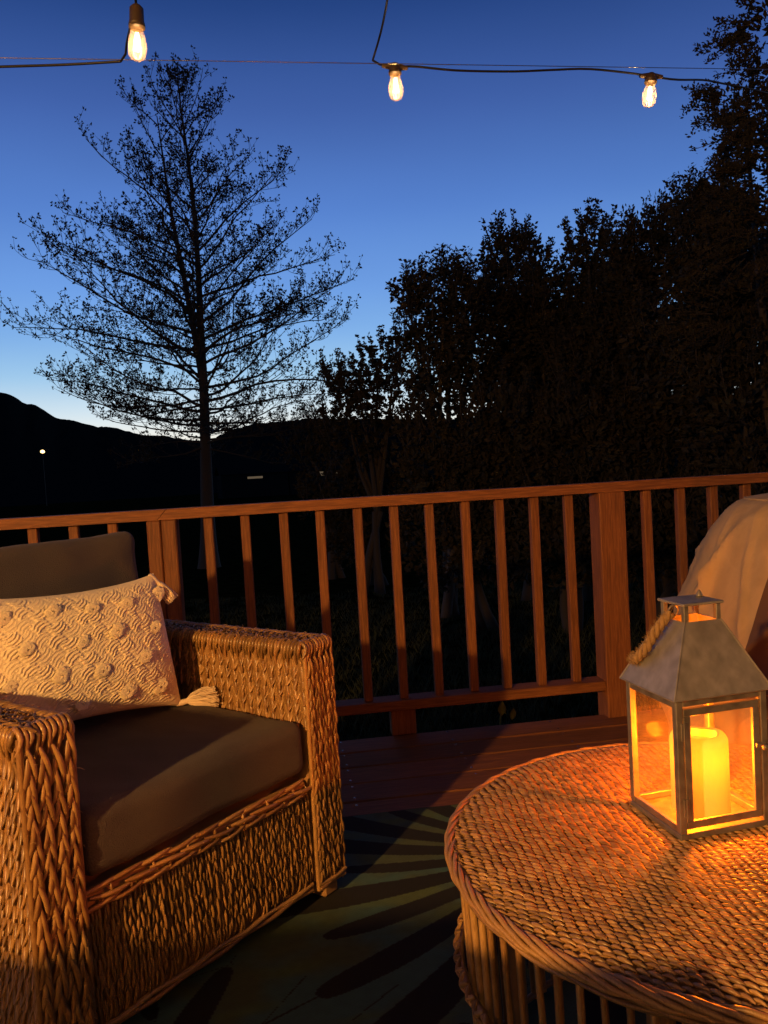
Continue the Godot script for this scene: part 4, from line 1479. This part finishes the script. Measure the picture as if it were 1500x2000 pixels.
func far_lights() -> void:
	var o := thing("yard_lamp", "small bright yard lamp far off on the dark hillside", "lamp", Vector3(-46.24, -0.9, -110.0))
	var s := Shape.new()
	s.tube([Vector3(0, 0, 0), Vector3(0, 7.6, 0)], [0.05, 0.035], 8)
	s.tube([Vector3(0, 7.55, 0), Vector3(0.4, 7.75, 0), Vector3(0.9, 7.75, 0)], [0.05], 6)
	part("pole", s.mesh(), mats["iron"], o)
	var l := Shape.new()
	l.lathe([Vector2(0.0, 7.75), Vector2(0.2, 7.7), Vector2(0.30, 7.5), Vector2(0.22, 7.35), Vector2(0.0, 7.28)], 14)
	part("lamp_head", l.mesh(), mats["far_glow"], o)
	omni("yard_light", Vector3(0, 7.5, 0), 4.0, lin(1.0, 0.7, 0.35), 0.2, o)
	for q in [[Vector3(-14.24, -0.9, -90.0), 1.7, 0.24, "low far house with one long lit window beyond the bare tree", 0.3], [Vector3(-6.9, -0.9, -92.0), 0.5, 0.5, "low far house with small dim windows beside the dark shrubs", 0.2]]:
		var hs := thing("far_house", q[3], "house", q[0], q[4], "houses across the field")
		var w := Shape.new()
		w.box(Vector3(0, 1.35, -2.5), Vector3(7.5, 2.7, 5.0), 0.02)
		part("wall", w.mesh(), mats["far_wall"], hs)
		var r := Shape.new()
		r.flat([Vector3(-4, 2.7, 0.3), Vector3(4, 2.7, 0.3), Vector3(4, 3.7, -2.5), Vector3(-4, 3.7, -2.5)], Vector3(0, 1, 1))
		r.flat([Vector3(-4, 2.7, -5.3), Vector3(4, 2.7, -5.3), Vector3(4, 3.7, -2.5), Vector3(-4, 3.7, -2.5)], Vector3(0, 1, -1))
		part("roof", r.mesh(), mats["far_wall"], hs)
		var wn := Shape.new()
		wn.box(Vector3(0.0, 3.25 - 1.0, 0.03), Vector3(q[1], q[2], 0.05), 0.0)
		part("window", wn.mesh(), mats["far_window"], hs)
		if q[1] < 1.0:
			var w2 := Shape.new()
			w2.box(Vector3(1.8, 3.25 - 1.0, 0.03), Vector3(0.4, 0.5, 0.05), 0.0)
			part("window", w2.mesh(), mats["far_window"], hs)

# ---------------------------------------------------------------- trees
func leaf_cluster(count: int, size: float, sd: int, spread: float) -> ArrayMesh:
	var r := RandomNumberGenerator.new()
	r.seed = sd
	var s := Shape.new()
	for i in count:
		var d := Vector3(r.randfn(), absf(r.randfn()) * 0.8 + 0.1, r.randfn()).normalized()
		var sd2 := d.cross(Vector3(r.randfn(), r.randfn(), r.randfn())).normalized()
		var at := Vector3(r.randfn(), r.randfn(), r.randfn()) * spread * 0.4
		var l := size * r.randf_range(0.7, 1.2)
		var w := l * r.randf_range(0.2, 0.32)
		var up := sd2.cross(d).normalized()
		var a := at
		var b := at + d * l * 0.5 + sd2 * w + up * w * 0.5
		var c := at + d * l + up * l * 0.1
		var e := at + d * l * 0.5 - sd2 * w + up * w * 0.5
		s.flat([a, b, c], up)
		s.flat([a, c, e], up)
	return s.mesh()

func limb(s: Shape, start: Vector3, dir: Vector3, length: float, r0: float, r1: float, lift: float, wob: float, segs: int, sides: int) -> Array:
	var pts := [start]
	var radii := [r0]
	var d := dir.normalized()
	var p := start
	for i in segs:
		d = (d + Vector3(rng.randfn() * wob, rng.randfn() * wob + lift / segs, rng.randfn() * wob)).normalized()
		p += d * length / segs
		pts.append(p)
		radii.append(lerpf(r0, r1, float(i + 1) / segs))
	s.tube(pts, radii, sides, false)
	return pts

func bare_tree() -> void:
	var at := Vector3(-3.80, -0.9, -17.0)
	var o := thing("spring_tree", "tall pyramid-shaped tree with bare branches and small new leaves against the dusk", "tree", at)
	var off := -at
	var trunk := [Vector3(-3.80, -0.95, -17), Vector3(-3.75, 0.4, -17), Vector3(-3.71, 1.48, -17), Vector3(-3.66, 2.78, -17), Vector3(-3.63, 4.28, -17), Vector3(-3.60, 5.76, -17.02), Vector3(-3.63, 7.35, -17), Vector3(-3.72, 8.6, -17), Vector3(-3.76, 9.4, -17)]
	var lead := [Vector3(-3.66, 3.2, -17), Vector3(-3.72, 3.9, -16.95), Vector3(-3.86, 5.14, -16.9), Vector3(-4.04, 6.63, -16.85), Vector3(-4.13, 7.7, -16.85), Vector3(-4.20, 8.6, -16.85)]
	var ts := Shape.new()
	var tp := curve_points(trunk, 5)
	var tr := []
	for i in tp.size():
		tr.append(lerpf(0.20, 0.012, pow(float(i) / (tp.size() - 1), 0.62)) + (0.09 * pow(1.0 - minf(1.0, i / 5.0), 2.0)))
		tp[i] += off
	ts.tube(tp, tr, 9, false)
	var lp := curve_points(lead, 5)
	var lr := []
	for i in lp.size():
		lr.append(lerpf(0.085, 0.01, float(i) / (lp.size() - 1)))
		lp[i] += off
	ts.tube(lp, lr, 7, false)
	part("trunk", ts.mesh(), mats["bark"], o)
	# crown radius by height (metres above the deck)
	var env := [[1.5, 2.0], [2.0, 2.9], [3.0, 3.7], [3.8, 3.7], [5.0, 3.4], [6.2, 2.9], [7.4, 2.3], [8.4, 1.55], [9.0, 0.75], [9.5, 0.3], [9.8, 0.05]]
	var radius := func(y: float) -> float:
		if y <= env[0][0]:
			return env[0][1]
		for k in env.size() - 1:
			if y <= env[k + 1][0]:
				return lerpf(env[k][1], env[k + 1][1], (y - env[k][0]) / (env[k + 1][0] - env[k][0]))
		return 0.05
	var bs := Shape.new()
	var leaves := []
	var tints := []
	var count := 112
	for i in count:
		var f := float(i) / (count - 1)
		var y := lerpf(1.75, 9.2, pow(f, 1.22))
		var on_lead := i % 4 == 1 and y > 4.0 and y < 8.6
		# where on the stem
		var base := Vector3.ZERO
		var stem := lp if on_lead else tp
		for k in stem.size() - 1:
			if stem[k].y + at.y <= y and stem[k + 1].y + at.y >= y:
				base = stem[k].lerp(stem[k + 1], (y - at.y - stem[k].y) / maxf(0.001, stem[k + 1].y - stem[k].y))
		if base == Vector3.ZERO:
			continue
		var az := i * 2.39996 + rng.randf_range(-0.3, 0.3)
		# keep more limbs across the view than towards it, as old trees at a field's edge grow
		var elev := deg_to_rad(lerpf(-9.0, 60.0, pow(f, 0.85)) + rng.randf_range(-7, 7))
		var reach := 1.0
		for it in 4:
			reach = radius.call(y + reach * tan(elev) * 0.9)
		reach *= rng.randf_range(0.72, 1.04)
		if on_lead and cos(az) > 0.3:
			reach *= 0.6
		var ln := minf(reach / cos(elev), maxf(0.2, (9.45 - y) / maxf(0.2, sin(elev) + 0.1)))
		var d := Vector3(cos(az) * cos(elev), sin(elev), sin(az) * cos(elev))
		var r0 := clampf(0.0085 * ln + 0.004, 0.006, 0.038)
		var segs := 9
		var pts := limb(bs, base, d, ln, r0, 0.005, lerpf(0.22, 0.10, f), 0.095, segs, 6)
		grow_side(bs, pts, ln, leaves, r0)
	part("branches", bs.mesh(), mats["bark"], o)
	for q in leaves:
		var k := rng.randf_range(0.6, 1.3)
		tints.append(Color(k, k * rng.randf_range(0.8, 1.0), k * 0.8))
	many("crown", leaf_cluster(4, 0.058, 5, 0.055), mats["leaf"], o, leaves, tints).set_meta("kind", "stuff")

func grow_side(bs: Shape, pts: Array, ln: float, leaves: Array, r0: float) -> void:
	var m := pts.size() - 1
	var n := int(clampf(ln * 5.4, 5, 21))
	for i in n:
		var t := lerpf(0.24, 0.99, (i + rng.randf() * 0.7) / n)
		var k := mini(int(t * m), m - 1)
		var p: Vector3 = pts[k].lerp(pts[k + 1], t * m - k)
		var d: Vector3 = (pts[k + 1] - pts[k]).normalized()
		var sv := d.cross(Vector3.UP).normalized() * (1.0 if i % 2 else -1.0)
		var d2 := (d * 0.8 + sv * rng.randf_range(0.5, 1.0) + Vector3(0, rng.randf_range(-0.35, 0.5), 0)).normalized()
		var l2 := ln * rng.randf_range(0.16, 0.34) * (1.15 - 0.7 * t) + 0.14
		var sub := limb(bs, p, d2, l2, maxf(0.004, r0 * 0.30 * (1.0 - 0.5 * t)), 0.003, 0.55, 0.12, 5, 4)
		var tw := int(clampf(l2 * 8.0, 2, 8))
		for j in tw:
			var u := lerpf(0.25, 1.0, (j + rng.randf() * 0.8) / tw)
			var k2 := mini(int(u * 5), 4)
			var p2: Vector3 = sub[k2].lerp(sub[k2 + 1], u * 5 - k2)
			var dd: Vector3 = (sub[k2 + 1] - sub[k2]).normalized()
			var d3 := (dd * 0.7 + Vector3(rng.randfn(), rng.randfn() * 0.7 + 0.75, rng.randfn()) * 0.55).normalized()
			var l3 := rng.randf_range(0.10, 0.30)
			var tip := limb(bs, p2, d3, l3, 0.0044, 0.0024, 0.3, 0.12, 2, 3)
			leaves.append(spray(tip[2], d3, rng.randf_range(0.75, 1.35)))
			if rng.randf() < 0.75:
				leaves.append(spray(tip[1], d3, rng.randf_range(0.55, 1.0)))
		leaves.append(spray(sub[5], d2, rng.randf_range(0.8, 1.3)))

func spray(p: Vector3, d: Vector3, sc: float) -> Transform3D:
	var b := Basis(Vector3.UP, rng.randf() * TAU)
	var ax := Vector3.UP.cross(d)
	if ax.length() > 0.01:
		b = Basis(ax.normalized(), minf(0.9, Vector3.UP.angle_to(d))) * b
	return Transform3D(b * Basis.from_scale(Vector3.ONE * sc), p)

# a leafy tree made of clumps: stems, limbs into every clump, leaves through its volume, shoots on its outside
func leafy(called: String, label: String, z: float, lobes: Array, dens: float, leaf_size: float, shoots: int, droop: bool, category := "tree", group := "", pale := false) -> void:
	var cx := 0.0
	var low := 99.0
	for l in lobes:
		cx += l[0] / lobes.size()
		low = minf(low, l[1])
	var at := Vector3(cx, -0.88, z)
	var o := thing(called, label, category, at, 0.0, group)
	var st := Shape.new()
	var tw := Shape.new()
	var fork := Vector3(0.0, maxf(0.5, (low + 0.88) * 0.55), 0.0)
	var stems := mini(3, lobes.size())
	for k in stems:
		var bottom := Vector3(rng.randf_range(-0.15, 0.15) * k, -0.05, rng.randf_range(-0.15, 0.15) * k)
		st.tube(curve_points([bottom, bottom.lerp(fork, 0.5) + Vector3(rng.randf_range(-0.08, 0.08), 0, rng.randf_range(-0.08, 0.08)), fork + Vector3(rng.randf_range(-0.1, 0.1), 0, 0)], 4), [0.075, 0.07, 0.066, 0.062, 0.058, 0.055, 0.052, 0.05, 0.045], 7, false)
	var leaves := []
	var tints := []
	for l in lobes:
		var c := Vector3(l[0] - cx, l[1] + 0.88, rng.randf_range(-0.5, 0.5))
		var r: float = l[2]
		st.tube(curve_points([fork, fork.lerp(c, 0.5) + Vector3(rng.randf_range(-0.1, 0.1), 0.05, 0), c, c + Vector3(rng.randf_range(-0.1, 0.1), r * 0.6, 0)], 4), [0.045, 0.043, 0.04, 0.038, 0.035, 0.032, 0.029, 0.026, 0.022, 0.018, 0.015, 0.012, 0.009], 6, false)
		var n := int(dens * r * r * 900.0)
		for i in n:
			var dir := Vector3(rng.randfn(), rng.randfn(), rng.randfn()).normalized()
			var rad := r * pow(rng.randf(), 0.42)
			var p := c + dir * rad * Vector3(1.0, 1.05, 1.0)
			# open gaps between the clumps
			var g := noise.get_noise_3d((p.x + cx) * 150.0, p.y * 150.0, p.z * 150.0)
			if g < -0.12 and rad > r * 0.35:
				continue
			var d := (dir + Vector3(0, -0.5 if droop else 0.6, 0)).normalized()
			leaves.append(spray(p, d, rng.randf_range(0.7, 1.25)))
		for i in int(shoots * r * 3.6):
			var dir := Vector3(rng.randfn(), absf(rng.randfn()) * 0.9 + 0.1, rng.randfn() * 0.6).normalized()
			if droop:
				dir = Vector3(-absf(rng.randfn()) - 0.2, rng.randfn() * 0.5, rng.randfn() * 0.5).normalized()
			var p := c + dir * r * 0.75
			var d := (dir * (1.0 if droop else 0.45) + Vector3(0, -0.1 if droop else 0.8, 0) + Vector3(rng.randfn(), 0, rng.randfn()) * 0.2).normalized()
			var ln := rng.randf_range(0.25, 0.5) * (0.45 + r)
			var tip := limb(tw, p, d, ln, 0.006, 0.002, -0.3 if droop else 0.2, 0.08, 5, 4)
			for q in range(1, 6):
				for e in 2:
					leaves.append(spray(tip[q] + Vector3(rng.randfn(), rng.randfn(), rng.randfn()) * 0.015, d, rng.randf_range(0.4, 0.72)))
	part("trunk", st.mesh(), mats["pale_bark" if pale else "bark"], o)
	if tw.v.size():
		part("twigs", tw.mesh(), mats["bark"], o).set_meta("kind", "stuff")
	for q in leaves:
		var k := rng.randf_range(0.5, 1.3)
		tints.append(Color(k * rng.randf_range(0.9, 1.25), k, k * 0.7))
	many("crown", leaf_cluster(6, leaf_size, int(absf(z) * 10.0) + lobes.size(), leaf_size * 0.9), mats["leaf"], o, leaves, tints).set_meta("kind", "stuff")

func trees() -> void:
	bare_tree()
	var g := "trees beyond the railing"
	leafy("dark_tree", "reddish dark tree at the edge of the sky gap beside the bare tree", -10.0, [[0.46, 3.12, 0.22], [0.98, 3.12, 0.38], [0.82, 2.70, 0.52], [1.27, 2.74, 0.45], [0.54, 2.72, 0.27], [0.66, 2.02, 0.51], [1.03, 1.87, 0.64]], 0.8, 0.085, 18, false, "tree", g, true)
	leafy("dark_tree", "dark tree with the tallest twin tops in the middle of the row", -11.0, [[1.93, 3.91, 0.36], [2.24, 3.69, 0.38], [1.90, 3.23, 0.52], [1.72, 2.48, 0.70], [2.23, 2.73, 0.56]], 1.2, 0.085, 18, false, "tree", g, true)
	leafy("dark_tree", "narrow dark tree between the twin-topped tree and the dense slope", -10.5, [[2.70, 3.67, 0.28], [2.92, 3.39, 0.36], [2.61, 3.02, 0.52], [2.44, 2.23, 0.74]], 1.3, 0.085, 18, false, "tree", g)
	leafy("dark_tree", "dense black tree below the bulb nearest the trees", -9.5, [[3.04, 3.20, 0.36], [3.41, 3.42, 0.42], [3.08, 2.66, 0.61], [2.80, 1.84, 0.79]], 2.2, 0.085, 14, false, "tree", g)
	leafy("dark_tree", "black rounded tree under the tall drooping tree", -8.5, [[3.35, 3.41, 0.28], [3.65, 3.45, 0.36], [3.52, 2.77, 0.60], [3.22, 2.04, 0.76], [3.95, 2.74, 0.65]], 2.4, 0.085, 12, false, "tree", g)
	leafy("drooping_tree", "tall tree with drooping leafy sprays that meets the light string", -7.0, [[3.78, 4.70, 0.42], [3.52, 4.20, 0.30], [3.62, 3.75, 0.42], [3.32, 3.78, 0.16], [3.26, 3.45, 0.16], [3.42, 3.26, 0.32], [3.50, 2.78, 0.49], [3.51, 2.16, 0.67]], 0.95, 0.075, 16, true, "tree", g)
	leafy("dark_shrub", "leafy shrub that overlaps the lower right limbs of the bare tree", -12.0, [[0.05, 2.56, 0.34], [-0.5, 2.35, 0.30], [0.30, 2.75, 0.22], [-0.25, 2.05, 0.46], [0.20, 1.87, 0.58], [-0.40, 1.52, 0.54]], 0.75, 0.085, 14, false, "shrub", g)
	leafy("dark_shrub", "low shrub in front of the far blue hill", -14.0, [[-0.90, 1.86, 0.34], [-1.28, 1.48, 0.42], [-0.79, 1.36, 0.54]], 0.7, 0.085, 10, false, "shrub", g)
	leafy("dark_tree", "black tree filling the gap behind the narrow dark tree", -14.5, [[2.9, 3.2, 0.75], [2.5, 2.5, 0.8], [3.5, 3.0, 0.85], [3.2, 2.1, 0.9], [4.2, 2.9, 0.9], [4.4, 3.8, 0.8], [4.0, 1.9, 0.9], [5.0, 2.6, 0.9]], 1.5, 0.11, 6, false, "tree", g)
	var u := [[-9.0, [[0.66, 1.11, 0.55], [1.24, 1.19, 0.58], [0.7, 0.3, 0.6], [1.3, 0.3, 0.6]], "black undergrowth shrub under the reddish tree"], [-8.7, [[1.76, 1.26, 0.61], [2.21, 1.24, 0.61], [1.8, 0.3, 0.6], [2.3, 0.3, 0.6]], "black undergrowth shrub under the twin-topped tree"], [-8.2, [[2.61, 1.25, 0.63], [3.08, 1.27, 0.63], [2.7, 0.3, 0.6], [3.2, 0.3, 0.6]], "black undergrowth shrub under the dense black tree"], [-7.6, [[3.34, 1.42, 0.63], [3.73, 1.30, 0.73], [3.4, 0.4, 0.6]], "black undergrowth shrub at the foot of the drooping tree"], [-13.0, [[0.12, 0.95, 0.50], [-0.39, 0.86, 0.42], [-0.9, 0.6, 0.5], [0.2, 0.1, 0.5], [-0.5, 0.0, 0.5]], "low black shrub at the foot of the overlapping shrub"]]
	for q in u:
		leafy("undergrowth", q[2], q[0], q[1], 1.3, 0.09, 5, false, "shrub", "undergrowth below the trees")

func grass() -> void:
	var s := Shape.new()
	for k in 5:
		var a := k * 1.3
		var d := Vector3(cos(a), 0, sin(a))
		var q := Vector3(-d.z, 0, d.x) * 0.003
		s.flat([d * 0.004 - q, d * 0.004 + q, d * 0.018 + Vector3(0, 0.05, 0)], d)
		s.flat([d * 0.018 + Vector3(0, 0.05, 0), d * 0.004 + q, d * 0.04 + Vector3(0, 0.085, 0)], d)
	var where := []
	var tints := []
	for i in 26000:
		var z := -3.4 - pow(rng.randf(), 1.6) * 9.0
		var x := rng.randf_range(-3.2, 3.6) * (0.5 + absf(z) / 9.0)
		where.append(Transform3D(Basis(Vector3.UP, rng.randf() * TAU) * Basis.from_scale(Vector3.ONE * rng.randf_range(0.6, 1.5)), Vector3(x, -0.87, z)))
		var k := rng.randf_range(0.5, 1.3)
		tints.append(Color(k, k, k * 0.8))
	var o := many("grass", s.mesh(), mats["grass"], self, where, tints)
	tag(o, "short dark grass beyond the railing", "grass", "", "stuff")

func weed() -> void:
	var o := thing("weed_plant", "small weed with one lit green leaf at the deck edge below the railing", "plant", Vector3(0.44, -0.86, -3.30))
	var s := Shape.new()
	s.tube(curve_points([Vector3(0.05, 0, 0), Vector3(0.03, 0.4, 0.01), Vector3(-0.005, 0.78, 0.0), Vector3(0.0, 0.84, 0.0)], 5), [0.004], 6)
	part("stem", s.mesh(), mats["fresh_leaf"], o)
	for q in [[Vector3(0, 0.83, 0.01), Vector3(0.12, 1, 0.2), 0.062], [Vector3(0.01, 0.7, 0), Vector3(0.9, 0.5, 0.2), 0.07], [Vector3(0.03, 0.5, 0.0), Vector3(-0.8, 0.6, 0.1), 0.08], [Vector3(0.045, 0.80, -0.02), Vector3(0.3, 1, 0.1), 0.05]]:
		var l := Shape.new()
		var d: Vector3 = q[1].normalized()
		var sv := d.cross(Vector3(0, 0, 1)).normalized()
		var up := sv.cross(d)
		var rows := []
		for i in 9:
			var t := i / 8.0
			var w: float = q[2] * 0.27 * pow(sin(PI * clampf(t, 0.02, 0.99)), 0.8)
			var row := []
			for k in 5:
				var e := k / 2.0 - 1.0
				row.append(q[0] + d * q[2] * t + sv * w * e + up * (absf(e) * w * 0.4 - 0.01 * t * t))
			rows.append(row)
		l.grid(rows, func(_p): return up)
		part("leaf", l.mesh(), mats["fresh_leaf"], o)

# ---------------------------------------------------------------- scene
func _ready() -> void:
	var cam := Camera3D.new()
	cam.name = "camera"
	cam.fov = 65.25
	cam.near = 0.05
	cam.far = 4000.0
	cam.transform = Transform3D(Basis.from_euler(Vector3(-0.0485, 0, 0)) * Basis(Vector3(0, 0, 1), -0.0571), Vector3(0, 1.0072, 0))
	cam.current = true
	add_child(cam)
	build_sky()
	rng.seed = 20240514
	noise.seed = 12
	noise.frequency = 0.01
	noise.fractal_octaves = 3
	materials()
	wicker_meshes()
	ground()
	hill("hill", mats["hill_wood"], [[-40.0, 0.03], [-20.0, 0.035], [-13.5, 0.040], [-11.9, 0.0545], [-11.2, 0.0625], [-10.47, 0.0682], [-8.67, 0.0743], [-5.06, 0.0776], [-1.44, 0.0735], [6.0, 0.066], [20.0, 0.07], [45.0, 0.06]], 420.0, 1000.0, 3, 0.0)
	hill("hill", mats["hill_wood"], [[-60.0, 0.20], [-35.0, 0.168], [-28.0, 0.142], [-25.0, 0.1216], [-23.26, 0.1068], [-21.47, 0.0890], [-18.94, 0.0784], [-15.67, 0.0659], [-12.61, 0.0575], [-11.4, 0.0484], [-8.0, 0.034], [-3.0, 0.022], [10.0, 0.018], [45.0, 0.02]], 130.0, 420.0, 4, 0.0)
	house()
	added_shade_chair()
	added_shade_table()
	deck()
	railing()
	rug()
	chair()
	pillow()
	table()
	lantern()
	cover()
	strings()
	trees()
	grass()
	weed()
	far_lights()
